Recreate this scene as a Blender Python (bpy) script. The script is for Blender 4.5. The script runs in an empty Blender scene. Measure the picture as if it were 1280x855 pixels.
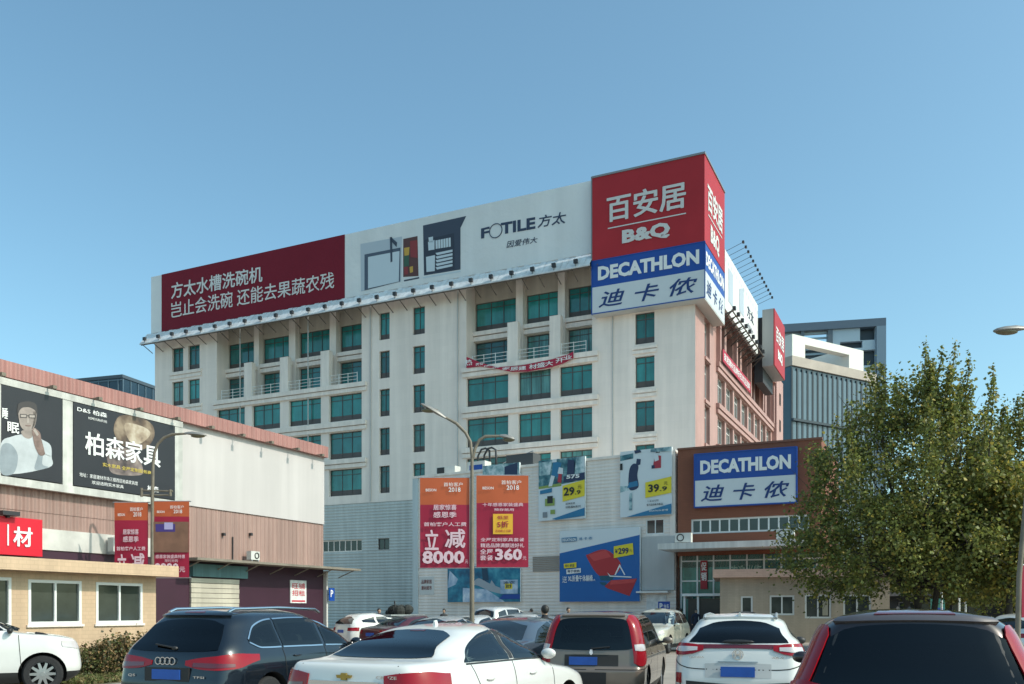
import bpy, bmesh, math, random
import numpy as np
from mathutils import Vector, Matrix
random.seed(7)
C = bpy.context.scene.collection
R = math.radians
# ---------------------------------------------------------------- camera, sky, sun, exposure
F, EZ, U0, V0 = 1115.0, 1.62, 640.0, 763.0          # focal length (px of 1280), eye height, principal column, horizon row
cam = bpy.data.cameras.new('camera'); camo = bpy.data.objects.new('camera', cam); C.objects.link(camo)
camo.location = (0, 0, EZ); camo.rotation_euler = (R(90), 0, 0)
cam.sensor_width = 36; cam.lens = F/1280*36; cam.shift_y = (V0-427.5)/1280; cam.clip_start = .1; cam.clip_end = 6000
bpy.context.scene.camera = camo
SUN_EL, SUN_AZ = R(42), math.atan2(.93, -.36)         # azimuth clockwise from +Y
wd = bpy.data.worlds.new('World'); bpy.context.scene.world = wd; wd.use_nodes = True
nt = wd.node_tree; sky = nt.nodes.new('ShaderNodeTexSky'); sky.sky_type = 'NISHITA'; sky.sun_disc = False
sky.sun_elevation = SUN_EL; sky.sun_rotation = SUN_AZ; sky.air_density = .95; sky.dust_density = 2.0; sky.ozone_density = 1.0; sky.altitude = 0
bg = nt.nodes['Background']; bg.inputs[1].default_value = .15
wb = nt.nodes.new('ShaderNodeMix'); wb.data_type = 'RGBA'; wb.blend_type = 'MULTIPLY'; wb.inputs[0].default_value = 1   # the camera's cool white balance
wb.inputs[7].default_value = (.70, .93, .855, 1); nt.links.new(sky.outputs[0], wb.inputs[6]); nt.links.new(wb.outputs[2], bg.inputs[0])
sl = bpy.data.lights.new('sun', 'SUN'); sl.energy = 2.0; sl.angle = R(.5); sl.color = (1, .93, .83)
so = bpy.data.objects.new('sun', sl); C.objects.link(so)
sd = Vector((math.sin(SUN_AZ)*math.cos(SUN_EL), math.cos(SUN_AZ)*math.cos(SUN_EL), math.sin(SUN_EL)))
so.rotation_euler = (-sd).to_track_quat('-Z', 'Y').to_euler(); so.location = sd*200
vs = bpy.context.scene.view_settings
bpy.context.scene.display_settings.display_device = 'sRGB'
vs.view_transform = 'Standard'; vs.look = 'None'; vs.gamma = 1; vs.use_curve_mapping = False; vs.exposure = 0.76

# ---------------------------------------------------------------- materials
MATS = {}
def mat(name, col, rough=.6, metal=0., spec=.5, noise=None, streak=None, ribs=None, bump=None, coat=0., rnd=0., trans=None, tile=None, orand=0., ramp=None):
    """noise=(scale, amount); streak=(scale, amount) long vertical stains; ribs=(axis, period, depth); tile=(w,h,amount) joints; rnd: per-leaf variation"""
    if name in MATS: return MATS[name]
    m = bpy.data.materials.new(name); m.use_nodes = True; n = m.node_tree; L = n.links
    b = n.nodes['Principled BSDF']; b.inputs['Roughness'].default_value = rough; b.inputs['Metallic'].default_value = metal
    b.inputs['Specular IOR Level'].default_value = spec; b.inputs['Coat Weight'].default_value = coat; b.inputs['Coat Roughness'].default_value = .03
    rgb = n.nodes.new('ShaderNodeRGB'); rgb.outputs[0].default_value = (*col, 1); out = rgb.outputs[0]
    tc = n.nodes.new('ShaderNodeTexCoord')
    def scale(f):
        nonlocal out
        h = n.nodes.new('ShaderNodeVectorMath'); h.operation = 'SCALE'; L.new(out, h.inputs[0]); L.new(f, h.inputs['Scale']); out = h.outputs[0]
    def rng(sock, a, lo=.3, hi=.7):
        r = n.nodes.new('ShaderNodeMapRange'); r.inputs[1].default_value = lo; r.inputs[2].default_value = hi
        r.inputs[3].default_value = 1-a; r.inputs[4].default_value = 1+a*.6; L.new(sock, r.inputs[0]); return r.outputs[0]
    def noisetex(sc, vec=None, det=6):
        t = n.nodes.new('ShaderNodeTexNoise'); t.inputs['Scale'].default_value = sc; t.inputs['Detail'].default_value = det; t.inputs['Roughness'].default_value = .6
        L.new(vec or tc.outputs['Object'], t.inputs['Vector']); return t.outputs[0]
    def mapped(s):
        mp = n.nodes.new('ShaderNodeMapping'); mp.inputs['Scale'].default_value = s; L.new(tc.outputs['Object'], mp.inputs[0]); return mp.outputs[0]
    if ramp:                                             # printed picture: blotches of several inks
        cr = n.nodes.new('ShaderNodeValToRGB'); L.new(noisetex(ramp[0], det=3), cr.inputs[0]); el = cr.color_ramp.elements
        while len(el) < len(ramp[1]): el.new(.5)
        for q, (ps, cl) in zip(el, ramp[1]): q.position = ps; q.color = (*cl, 1)
        out = cr.outputs[0]
    if noise: scale(rng(noisetex(noise[0]), noise[1]))
    if streak: scale(rng(noisetex(1, mapped((streak[0], streak[0], streak[0]*.06))), streak[1], .42, .75))
    if rnd:
        g = n.nodes.new('ShaderNodeNewGeometry'); scale(rng(g.outputs['Random Per Island'], rnd, 0, 1))
    if orand:
        oi = n.nodes.new('ShaderNodeObjectInfo'); scale(rng(oi.outputs['Random'], orand, 0, 1))
    hb = None
    if tile:
        bt = n.nodes.new('ShaderNodeTexBrick'); sx = n.nodes.new('ShaderNodeSeparateXYZ'); L.new(tc.outputs['Object'], sx.inputs[0])
        ad = n.nodes.new('ShaderNodeMath'); ad.operation = 'ADD'; L.new(sx.outputs[0], ad.inputs[0]); L.new(sx.outputs[1], ad.inputs[1])
        cb = n.nodes.new('ShaderNodeCombineXYZ'); L.new(ad.outputs[0], cb.inputs[0]); L.new(sx.outputs[2], cb.inputs[1]); L.new(cb.outputs[0], bt.inputs['Vector'])
        bt.inputs['Scale'].default_value = 1; bt.inputs['Brick Width'].default_value = tile[0]; bt.inputs['Row Height'].default_value = tile[1]
        bt.inputs['Mortar Size'].default_value = tile[3] if len(tile) > 3 else .008
        bt.inputs['Color1'].default_value = (1, 1, 1, 1); bt.inputs['Color2'].default_value = (1-tile[2]*.5,)*3+(1,); bt.inputs['Mortar'].default_value = (1-tile[2],)*3+(1,)
        mx = n.nodes.new('ShaderNodeMix'); mx.data_type = 'RGBA'; mx.blend_type = 'MULTIPLY'; mx.inputs[0].default_value = 1
        L.new(out, mx.inputs[6]); L.new(bt.outputs[0], mx.inputs[7]); out = mx.outputs[2]
    if ribs:
        sx = n.nodes.new('ShaderNodeSeparateXYZ'); L.new(tc.outputs['Object'], sx.inputs[0])
        mm = n.nodes.new('ShaderNodeMath'); mm.operation = 'MULTIPLY'; mm.inputs[1].default_value = 2*math.pi/ribs[1]; L.new(sx.outputs['XYZ'.index(ribs[0])], mm.inputs[0])
        si = n.nodes.new('ShaderNodeMath'); si.operation = 'SINE'; L.new(mm.outputs[0], si.inputs[0]); hb = (si.outputs[0], ribs[2])
    if bump: hb = (noisetex(bump[0]), bump[1])
    if hb:
        bp = n.nodes.new('ShaderNodeBump'); bp.inputs['Strength'].default_value = 1; bp.inputs['Distance'].default_value = hb[1]
        L.new(hb[0], bp.inputs['Height']); L.new(bp.outputs[0], b.inputs['Normal'])
    L.new(out, b.inputs['Base Color'])
    if trans:                                            # leaves: some light passes through
        t = n.nodes.new('ShaderNodeBsdfTranslucent'); L.new(out, t.inputs[0]); ms = n.nodes.new('ShaderNodeMixShader'); ms.inputs[0].default_value = trans
        L.new(b.outputs[0], ms.inputs[1]); L.new(t.outputs[0], ms.inputs[2]); L.new(ms.outputs[0], n.nodes['Material Output'].inputs[0])
    MATS[name] = m; return m
def hx(s, k=1.):
    f = lambda c: (c/12.92 if c <= .04045 else ((c+.055)/1.055)**2.4)
    return tuple(f(int(s[i:i+2], 16)/255)*k for i in (0, 2, 4))

# ---------------------------------------------------------------- frames on the ground: x along a facade (viewer's right), y into the building
class Fr:
    def __init__(s, x, y, rz): s.o = (x, y); s.rz = rz; s.ex = (math.cos(rz), math.sin(rz)); s.ey = (-math.sin(rz), math.cos(rz))
    def hit(s, u, v, d=0):                               # photo point -> (x, z) on the plane y = d
        k = (u-U0)/F; ox = s.o[0]+s.ey[0]*d; oy = s.o[1]+s.ey[1]*d
        x = (k*oy-ox)/(s.ex[0]-k*s.ex[1]); Y = oy+s.ex[1]*x
        return x, EZ+(V0-v)*Y/F
    def X(s, u, d=0): return s.hit(u, V0, d)[0]
    def w(s, x, y, z=0): return (s.o[0]+s.ex[0]*x+s.ey[0]*y, s.o[1]+s.ex[1]*x+s.ey[1]*y, z)

def thing(name, label, cat, loc=(0, 0, 0), rz=0., group=None):
    o = bpy.data.objects.new(name, None); C.objects.link(o); o.empty_display_size = .3
    o.location = loc; o.rotation_euler = (0, 0, rz); return tag(o, label, cat, group)
def tag(o, label, cat, group=None):
    o['label'] = label; o['category'] = cat
    if group: o['group'] = group
    return o
def on(fr, name, label, cat, x=0, y=0, z=0, group=None): return thing(name, label, cat, fr.w(x, y, z), fr.rz, group)

_txt = {}
def glyphs(body, bold=0., shear=0.):
    k = (body, bold, shear)
    if k not in _txt:
        c = bpy.data.curves.new('t', 'FONT'); c.body = body; c.offset = bold; c.shear = shear; c.resolution_u = 2; c.fill_mode = 'FRONT'; c.extrude = 0
        o = bpy.data.objects.new('t', c); C.objects.link(o); bpy.context.view_layer.update()
        dg = bpy.context.evaluated_depsgraph_get(); m = bpy.data.meshes.new_from_object(o.evaluated_get(dg))
        v = np.array([p.co[:2] for p in m.vertices]); f = [tuple(p.vertices) for p in m.polygons]
        bpy.data.objects.remove(o); bpy.data.curves.remove(c); bpy.data.meshes.remove(m)
        lo, hi = v.min(0), v.max(0); _txt[k] = ((v-lo)/np.maximum(hi-lo, 1e-6), f)
    return _txt[k]

def rounded(pts, n=5):                                   # smooth closed outline through the points
    out = []; N = len(pts)
    for i in range(N):
        p0, p1, p2, p3 = (Vector(pts[(i+k-1) % N]) for k in range(4))
        for j in range(n): t = j/n; out.append(tuple(.5*((2*p1)+(p2-p0)*t+(2*p0-5*p1+4*p2-p3)*t*t+(3*p1-p0-3*p2+p3)*t**3)))
    return out

class MB:
    def __init__(s): s.v = []; s.f = []; s.m = []
    def add(s, vs, fs, m=0):
        b = len(s.v); s.v += [tuple(map(float, p)) for p in vs]; s.f += [tuple(b+i for i in f) for f in fs]; s.m += [m]*len(fs); return s
    def box(s, x0, x1, y0, y1, z0, z1, m=0):
        return s.add([(x, y, z) for z in (z0, z1) for y in (y0, y1) for x in (x0, x1)],
                     [(0, 2, 3, 1), (4, 5, 7, 6), (0, 1, 5, 4), (2, 6, 7, 3), (0, 4, 6, 2), (1, 3, 7, 5)], m)
    def poly(s, pts, m=0): return s.add(pts, [tuple(range(len(pts)))], m)
    def prism(s, xz, y0, y1, m=0):                       # outline in x,z given thickness in y
        n = len(xz); v = [(x, y0, z) for x, z in xz]+[(x, y1, z) for x, z in xz]
        return s.add(v, [tuple(range(n)), tuple(range(2*n-1, n-1, -1))]+[(i, i+n, (i+1) % n+n, (i+1) % n) for i in range(n)], m)
    def slab(s, xy, z0, z1, m=0):
        n = len(xy); v = [(x, y, z0) for x, y in xy]+[(x, y, z1) for x, y in xy]
        return s.add(v, [tuple(range(n-1, -1, -1)), tuple(range(n, 2*n))]+[(i, (i+1) % n, (i+1) % n+n, i+n) for i in range(n)], m)
    def tube(s, path, r, n=8, m=0):
        path = [Vector(p) for p in path]; rs = r if isinstance(r, (list, tuple)) else [r]*len(path); vs = []; fs = []; up = None
        for i, p in enumerate(path):
            d = (path[min(i+1, len(path)-1)]-path[max(i-1, 0)]).normalized()
            a = d.orthogonal().normalized() if up is None else (up-d*up.dot(d)).normalized()
            up = a; b = d.cross(a)
            for k in range(n): t = 2*math.pi*k/n; vs.append(p+(a*math.cos(t)+b*math.sin(t))*rs[i])
            if i:
                for k in range(n): fs.append(((i-1)*n+k, (i-1)*n+(k+1) % n, i*n+(k+1) % n, i*n+k))
        fs.append(tuple(range(n-1, -1, -1))); fs.append(tuple(range((len(path)-1)*n, len(path)*n)))
        return s.add(vs, fs, m)
    def lathe(s, prof, axis='z', c=(0, 0, 0), n=20, m=0, close=False):   # prof: (radius, along)
        vs = []; fs = []; k = len(prof)
        for i in range(n):
            t = 2*math.pi*i/n
            for r, h in prof:
                a, b = r*math.cos(t), r*math.sin(t)
                vs.append((c[0]+(h if axis == 'x' else a), c[1]+(h if axis == 'y' else (a if axis == 'x' else b)), c[2]+(h if axis == 'z' else b)))
        for i in range(n):
            j = (i+1) % n
            for q in range(k-1+(1 if close else 0)): fs.append((i*k+q, i*k+(q+1) % k, j*k+(q+1) % k, j*k+q))
        return s.add(vs, fs, m)
    def ell(s, c, r, n=12, k=8, m=0):
        vs = []; fs = []
        for i in range(k+1):
            p = math.pi*i/k
            for j in range(n): t = 2*math.pi*j/n; vs.append((c[0]+r[0]*math.sin(p)*math.cos(t), c[1]+r[1]*math.sin(p)*math.sin(t), c[2]+r[2]*math.cos(p)))
        for i in range(k):
            for j in range(n): fs.append((i*n+j, (i+1)*n+j, (i+1)*n+(j+1) % n, i*n+(j+1) % n))
        return s.add(vs, fs, m)
    def wall(s, p0, p1, q0, q1, holes, fn, depth, m=0):  # sheet with openings and their reveals; fn(p, q, d) -> xyz, d into the building
        hs = [h for h in holes]; ps = sorted({p0, p1, *[h[0] for h in hs], *[h[1] for h in hs]}); qs = sorted({q0, q1, *[h[2] for h in hs], *[h[3] for h in hs]})
        for a, b in zip(ps, ps[1:]):
            run = None
            for c, d in zip(qs, qs[1:]):
                mx, mz = (a+b)/2, (c+d)/2
                if any(h[0] < mx < h[1] and h[2] < mz < h[3] for h in hs): continue
                s.add([fn(a, c, 0), fn(b, c, 0), fn(b, d, 0), fn(a, d, 0)], [(0, 1, 2, 3)], m)
        for h in hs:
            D = h[4] if len(h) > 4 else depth
            k = [(h[0], h[2]), (h[1], h[2]), (h[1], h[3]), (h[0], h[3])]
            for i in range(4):
                (a, c), (b, d) = k[i], k[(i+1) % 4]
                s.add([fn(a, c, 0), fn(b, d, 0), fn(b, d, D), fn(a, c, D)], [(0, 1, 2, 3)], m)
        return s
    def text(s, body, x0, x1, z0, z1, y, bold=0., shear=0., m=0, th=.03, z0b=None, z1b=None):
        if bold > .012 and any(ord(c) > 0x2e80 for c in body):      # heavy strokes: overprint the glyphs a little apart
            e = abs(z1-z0)*bold*.55
            for k, (ex, ez) in enumerate(((-e, 0), (e, 0), (0, e*.6), (0, -e*.6))):
                s.text(body, x0+e+ex, x1-e+ex, z0+ez, z1+ez, y-.0008*k, .008, shear, m, th if k == 0 else 0, None if z0b is None else z0b+ez, None if z1b is None else z1b+ez)
            return s
        v, f = glyphs(body, bold, shear)
        zb = z0 if z0b is None else z0b; zt = z1 if z1b is None else z1b      # allows a line that climbs
        P = [(x0+(x1-x0)*a, y, (z0+(zb-z0)*a)*(1-b)+(z1+(zt-z1)*a)*b) for a, b in v]
        if th:
            from collections import Counter
            e = Counter(); d = {}
            for q in f:
                for i in range(len(q)): k = (q[i], q[(i+1) % len(q)]); kk = tuple(sorted(k)); e[kk] += 1; d[kk] = k
            n = len(P); s.add(P+[(a, y+th, c) for a, _, c in P], list(f)+[(k[0], k[0]+n, k[1]+n, k[1]) for kk, k in d.items() if e[kk] == 1], m)
        else: s.add(P, f, m)
        return s
    def build(s, name, mats, parent=None, smooth=None, recalc=True, kind=None):
        me = bpy.data.meshes.new(name); me.from_pydata(s.v, [], s.f)
        for x in (mats if isinstance(mats, (list, tuple)) else [mats]): me.materials.append(x)
        me.polygons.foreach_set('material_index', s.m)
        if recalc:
            bm = bmesh.new(); bm.from_mesh(me); bmesh.ops.recalc_face_normals(bm, faces=bm.faces); bm.to_mesh(me); bm.free()
        if smooth is not None:
            me.polygons.foreach_set('use_smooth', [True]*len(me.polygons)); me.set_sharp_from_angle(angle=R(smooth))
        me.update(); o = bpy.data.objects.new(name, me); C.objects.link(o)
        if parent: o.parent = parent
        if kind: o['kind'] = kind
        return o
FN_F = lambda p, q, d: (p, d, q)
FN_S = lambda p, q, d: (-d, p, q)

def window(parent, fn, p0, p1, q0, q1, d, mull=(), trans=(), fm=None, gm=None, bw=.07, sill=None, name='window', bars=None):
    """frame bars with the pane as its child; fn maps (along, up, depth)"""
    def bar(mb, a, b, c, e, dd0, dd1):
        v = [fn(p, q, k) for k in (dd0, dd1) for q in (c, e) for p in (a, b)]
        mb.add(v, [(0, 2, 3, 1), (4, 5, 7, 6), (0, 1, 5, 4), (2, 6, 7, 3), (0, 4, 6, 2), (1, 3, 7, 5)])
    f = MB(); i = .003
    bar(f, p0+i, p1-i, q0+i, q0+bw, d-.06, d+.02); bar(f, p0+i, p1-i, q1-bw, q1-i, d-.06, d+.02)
    bar(f, p0+i, p0+bw, q0+bw, q1-bw, d-.06, d+.02); bar(f, p1-bw, p1-i, q0+bw, q1-bw, d-.06, d+.02)
    for t in mull: c = p0+(p1-p0)*t; bar(f, c-bw*.4, c+bw*.4, q0+bw, q1-bw, d-.05, d+.02)
    for t in trans: c = q0+(q1-q0)*t; bar(f, p0+bw, p1-bw, c-bw*.4, c+bw*.4, d-.045, d+.02)
    if bars: bar(f, p0+bw, p1-bw, q0+bw, q0+(q1-q0)*bars, d-.02, d+.02)
    o = f.build(name, fm, parent)
    if gm is M_teal: gm = random.choice((M_teal, M_teal, M_teal, M_teal2_, M_teal3_))
    g = MB(); g.add([fn(p0+bw*.5, q0+bw*.5, d), fn(p1-bw*.5, q0+bw*.5, d), fn(p1-bw*.5, q1-bw*.5, d), fn(p0+bw*.5, q1-bw*.5, d)], [(0, 1, 2, 3)])
    g.build('pane', gm, o); return o

# shared materials
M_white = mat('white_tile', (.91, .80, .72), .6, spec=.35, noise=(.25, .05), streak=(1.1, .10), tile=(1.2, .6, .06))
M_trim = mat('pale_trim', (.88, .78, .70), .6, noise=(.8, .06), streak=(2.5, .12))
M_shade = mat('beige_shade', (.60, .54, .46), .75, noise=(.6, .1), streak=(1.5, .15))  # beige darkened so recessed walls carry their shade in the colour
M_pink = mat('pink_tile', (.49, .285, .25), .6, noise=(.5, .08), streak=(1.5, .1), tile=(.4, .2, .08))
M_dark = mat('dark_metal', (.03, .03, .033), .5)
M_frame = mat('brown_aluminium', (.09, .075, .07), .45, noise=(2, .15))
M_teal2_ = mat('teal_curtained_glass', (.13, .35, .33), .15, spec=.6, noise=(.6, .3), streak=(5, .4), orand=.35)
M_teal3_ = mat('teal_deep_glass', (.02, .17, .17), .08, spec=.8, noise=(.5, .4), orand=.4)
M_teal = mat('teal_glass', (.035, .27, .26), .12, spec=.7, noise=(.4, .35), streak=(2.2, .22), orand=.4)
M_glass = mat('dark_glass', (.03, .045, .05), .06, spec=.7, noise=(.7, .4))
M_gal = mat('galvanised_steel', (.42, .44, .45), .4, .6, noise=(3, .2))
M_red = mat('red_sign', (.40, .026, .034), .55, spec=.25, noise=(.4, .08))
M_wh = mat('white_print', (.78, .78, .77), .55, noise=(.7, .04))
M_blue = mat('blue_sign', (.006, .06, .32), .4, noise=(.5, .08))
M_navy = mat('navy_ink', (.03, .045, .09), .5)
M_black = mat('black_print', (.015, .015, .017), .5)
M_yel = mat('yellow_print', (.75, .60, .03), .5)
M_orange = mat('orange_print', (.50, .10, .03), .55, noise=(1, .06))
M_crim = mat('crimson_print', (.34, .007, .038), .55, noise=(1, .06))
M_pole = mat('weathered_pole', (.19, .16, .12), .55, .0, noise=(4, .25))
M_lens = mat('lamp_lens', (.14, .12, .07), .3)
M_wfr = mat('white_frame', (.75, .75, .73), .4)
M_ac = mat('ac_casing', (.62, .62, .58), .5, noise=(3, .1))
M_blk = mat('black_plastic', (.02, .02, .021), .5)
# ================================================================ ground
g = MB(); g.add([(-900, -60, 0), (900, -60, 0), (900, 1500, 0), (-900, 1500, 0)], [(0, 1, 2, 3)])
g.build('ground', mat('worn_lot', (.34, .295, .25), .9, noise=(.6, .25), bump=(60, .004)), kind='structure')
p = MB(); p.add([(-30, 15.0, .004), (-7.2, 15.0, .004), (-7.2, 20.6, .004), (-30, 20.6, .004)], [(0, 1, 2, 3)])
p.build('pavement', mat('worn_concrete', (.30, .275, .24), .9, noise=(1.2, .25), bump=(40, .004)), kind='structure')

# ================================================================ main building
T = Fr(13.97, 68, -R(25.4)); rz2 = R(64.6)
TW = on(T, 'office_building', 'large white tiled building with teal windows and pink side under the rooftop hoardings', 'building')
ROWS = [(25.93, 28.38), (22.47, 24.92), (19.05, 21.5), (15.57, 18.02), (12.16, 14.6)]
LB = [(-47.9, -44.33), (-43.43, -39.98), (-38.93, -35.17), (-34.26, -30.6)]
RB = [(-19.8, -15.82), (-14.89, -11.95), (-11.17, -8.35)]
holes = []; wins = []
for bay in (LB, RB):
    holes.append((bay[0][0], bay[-1][1], 22.35, 29.9, 1.6))
    for c in bay:
        for r in ROWS[2:]: holes.append((*c, *r)); wins.append((*c, *r, .33, (.36, .66)))
for c in ((-28.7, -27.59), (-25.17, -23.93)):
    for r in ROWS: holes.append((*c, *r)); wins.append((*c, *r, .28, (.5,)))
for r in ROWS[1:]: holes.append((-4.76, -3.2, *r)); wins.append((-4.76, -3.2, *r, .28, (.5,)))
for c in ((-53.92, -52.38), (-51.73, -50.17)):
    for r in ROWS: holes.append((*c, *r)); wins.append((*c, *r, .28, (.5,)))
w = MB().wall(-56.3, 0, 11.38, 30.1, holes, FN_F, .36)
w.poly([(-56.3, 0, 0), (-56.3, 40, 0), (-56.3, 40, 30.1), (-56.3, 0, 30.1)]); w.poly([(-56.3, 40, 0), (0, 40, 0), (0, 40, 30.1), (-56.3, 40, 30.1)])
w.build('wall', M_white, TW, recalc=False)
MB().box(-56.28, -.02, .02, 39.98, 29.9, 30.0).build('roof', mat('roof_felt', (.2, .2, .2), .9), TW)
for a in wins: window(TW, FN_F, *a[:5], mull=a[5], trans=(.8,), fm=M_frame, gm=M_teal, bw=.06, bars=.22)
# bay interiors: back wall, recessed windows, columns, ledges, fins, railings
for bay in (LB, RB):
    x0, x1 = bay[0][0], bay[-1][1]; bh = []
    cols = [(a+.05, b+.08) for a, b in bay]; cols[0] = (x0+.06, bay[0][1]+.1); cols[-1] = (bay[-1][0]+.15, x1-.05)
    for c in cols:
        for r in ROWS[:2]: bh.append((*c, *r))
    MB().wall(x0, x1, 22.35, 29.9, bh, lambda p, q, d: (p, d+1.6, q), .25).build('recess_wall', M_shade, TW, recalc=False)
    for c in cols:
        for r in ROWS[:2]: window(TW, lambda p, q, d: (p, d+1.6, q), *c, *r, .2, mull=(.36, .66), trans=(.8,), fm=M_frame, gm=M_teal, bw=.06, bars=.2)
    for (a, b), (c, d) in zip(cols, cols[1:]):
        MB().box(b+.12, c-.12, 1.05, 1.598, 22.36, 29.88).build('column', M_trim, TW)
        pf = MB().box((b+c)/2-.62, (b+c)/2+.35, .0, .55, 22.42, 25.75); pf.box((b+c)/2-.3, (b+c)/2+.1, .552, 1.048, 25.2, 25.6)
        pf.build('balcony_fin', M_trim, TW)
    edges = [x0+.01]+[v for (a, b), (c, d) in zip(cols, cols[1:]) for v in (b+.118, c-.118)]+[x1-.01]
    lg = MB()
    for a, b in zip(edges[::2], edges[1::2]): lg.box(a, b, 1.15, 1.597, 25.45, 25.8).box(a, b, 1.27, 1.596, 25.0, 25.38)
    lg.build('ledge', M_trim, TW)
    for z, nm in ((21.5, 'balcony'), (18.02, 'ledge'), (14.6, 'ledge')):
        l = MB().box(x0-.35, x1+.55, -.26, -.003, z+.48, z+.88).box(x0-.33, x1+.53, -.16, -.004, z+.08, z+.42)
        if nm == 'balcony': l.box(x0+.003, x1-.003, .002, 1.59, z+.5, z+.86)
        l.build(nm, M_trim, TW)
    fins = [x0]+[(b+c)/2-.13 for (a, b), (c, d) in zip(cols, cols[1:])]+[x1]
    for a, b in zip(fins, fins[1:]):
        r = MB(); a += .55; b -= .55
        for z in (22.75, 23.05, 23.35): r.tube([(a, .08, z), (b, .08, z)], .025, 6)
        n = max(2, int((b-a)/1.0))
        for i in range(n+1): x = a+(b-a)*i/n; r.tube([(x, .08, 22.37), (x, .08, 23.4)], .03, 6)
        r.build('railing', M_wfr, TW)
for r in ROWS[1:]: MB().box(-4.95, -3.0, -.14, -.003, r[0]-.42, r[0]-.2).box(-4.95, -3.0, -.1, -.004, r[0]-.75, r[0]-.5).build('sill', M_trim, TW)
for r in ROWS[:4]: MB().box(-54.2, -49.9, -.12, -.003, r[0]-.35, r[0]-.05).box(-54.2, -49.9, -.08, -.004, r[0]-.75, r[0]-.45).build('sill', M_trim, TW)
dp = MB()
for x in (-44.85, -36.6, -29.6, -20.6, -6.6): dp.tube([(x, -.07, 11.5), (x, -.07, 30.0)], .055, 6)
dp.build('drainpipe', mat('grey_pipe', (.45, .45, .44), .5), TW)
# dark corrugated base cladding
cw = [(T.X(403), T.X(453)), (T.X(473), T.X(487))]
cz = [(T.hit(428, 690)[1], T.hit(428, 675)[1]), (T.hit(480, 687)[1], T.hit(480, 673)[1])]
MB().wall(-56.3, -.02, 0, 11.36, [(cw[0][0], cw[0][1], *cz[0]), (cw[1][0], cw[1][1], *cz[1])], lambda p, q, d: (p, d-.05, q), .2).build('cladding', mat('slate_corrugated', (.56, .585, .56), .55, .0, spec=.3, noise=(.4, .1), streak=(1.5, .15), ribs=('Z', .27, .018)), TW, recalc=False)
window(TW, FN_F, *cw[0], *cz[0], .1, mull=[i/7 for i in range(1, 7)], fm=M_trim, gm=M_glass, bw=.1)
window(TW, FN_F, *cw[1], *cz[1], .1, mull=(.5,), fm=M_frame, gm=M_glass)
# pink side
sh_ = [(3.05, 4.85, a, b) for a, b in [(11.0, 14.6), (14.9, 18.0), (18.5, 21.5), (21.9, 24.9)]]; sb = [7.4+3.42*i for i in range(9)]
for y in sb[:-1]:
    sh_.append((y+.45, y+3.1, 22.5, 26.2, 1.2))
    for r in ROWS[2:]: sh_.append((y+.3, y+3.15, *r))
MB().wall(0, 40, 0, 30.1, sh_, FN_S, .4).build('side_wall', M_pink, TW, recalc=False)
M_grey = mat('grey_curtained_glass', (.16, .17, .16), .15, noise=(1.5, .6), streak=(6, .6))
for h in sh_:
    dd = 1.18 if len(h) > 4 else .36
    window(TW, FN_S, h[0], h[1], h[2], h[3], dd, mull=(.5,) if h[1]-h[0] < 2 else (.33, .66), trans=(.75,), fm=mat('maroon_frame', (.12, .05, .045), .5) if len(h) > 4 else M_wfr, gm=mat('maroon_dark_glass', (.06, .03, .03), .15, noise=(1, .4)) if len(h) > 4 or h[0] < 5 else M_grey, bw=.08)
for z in (21.5, 18.02, 14.6): MB().box(.003, .3, 7.1, 35.2, z+.5, z+.9).box(.003, .2, 7.1, 35.2, z+.1, z+.44).build('ledge', M_pink, TW)
for z in (24.95, 21.5, 18.05, 14.6): MB().box(.003, .12, 3.0, 4.9, z+.06, z+.3).build('sill', M_pink, TW)
for y in sb[::2]: MB().box(.002, .34, y-.18, y+.28, 22.42, 26.6).build('pier', M_pink, TW)
MB().box(.002, .5, 35.3, 39.98, 0, 28).build('pier', M_pink, TW)
MB().box(.002, .42, 2.2, 36, 27.0, 28.0).build('cornice', M_pink, TW)
sw = [(y, z) for y in (37.2,) for z in (15, 18.5, 22, 25)]
for y, z in sw: window(TW, lambda p, q, d: (.5-d, p, q), y, y+.7, z, z+1.3, -.01, fm=M_frame, gm=M_glass)

# ================================================================ projecting clad annex
P = Fr(-7.2, 65.3, -math.atan2(11.05, 17.17)); PL = 20.42
AN = on(P, 'retail_annex', 'pale grey corrugated metal annex in front of the white building, carrying the sports posters', 'building')
M_corr = mat('pale_corrugated', (.86, .77, .70), .55, .0, spec=.3, noise=(.35, .06), streak=(1.4, .12), ribs=('Z', .22, .012))
MB().wall(0, PL, 0, 11.38, [(18.43, 19.65, 6.32, 7.26)], FN_F, .2).build('wall', M_corr, AN, recalc=False)
pb = MB(); pb.slab([(.0, .02), (PL, .02), (PL-.5, 8.5), (PL-3, 12), (3.0, 13.0), (1.2, 12.8)], 11.2, 11.3)
pb.poly([(0, 0, 0), (0, 0, 11.38), (.9, 12.8, 11.38), (.9, 12.8, 0)]); pb.poly([(PL, 0, 0), (PL, 0, 11.38), (PL-.4, 8, 11.38), (PL-.4, 8, 0)])
pb.build('roof', M_corr, AN)
MB().box(0, PL, -.08, -.002, 11.25, 11.42).build('coping', M_trim, AN)
MB().box(-.05, .45, -.07, -.003, 0, 11.24).build('corner_trim', mat('pale_blue_trim', (.55, .61, .62), .5, streak=(2, .15)), AN)
MB().box(PL-.35, PL-.02, -.07, -.003, 5.6, 11.24).build('corner_trim', M_trim, AN)
window(AN, FN_F, 18.43, 19.65, 6.32, 7.26, .1, mull=(.5,), fm=M_wfr, gm=M_glass)
MB().box(18.2, PL-.05, -.12, -.003, 2.85, 6.15).build('plain_panel', mat('grey_panel', (.46, .47, .465), .5, noise=(.6, .08), streak=(1.5, .1)), AN)
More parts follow.
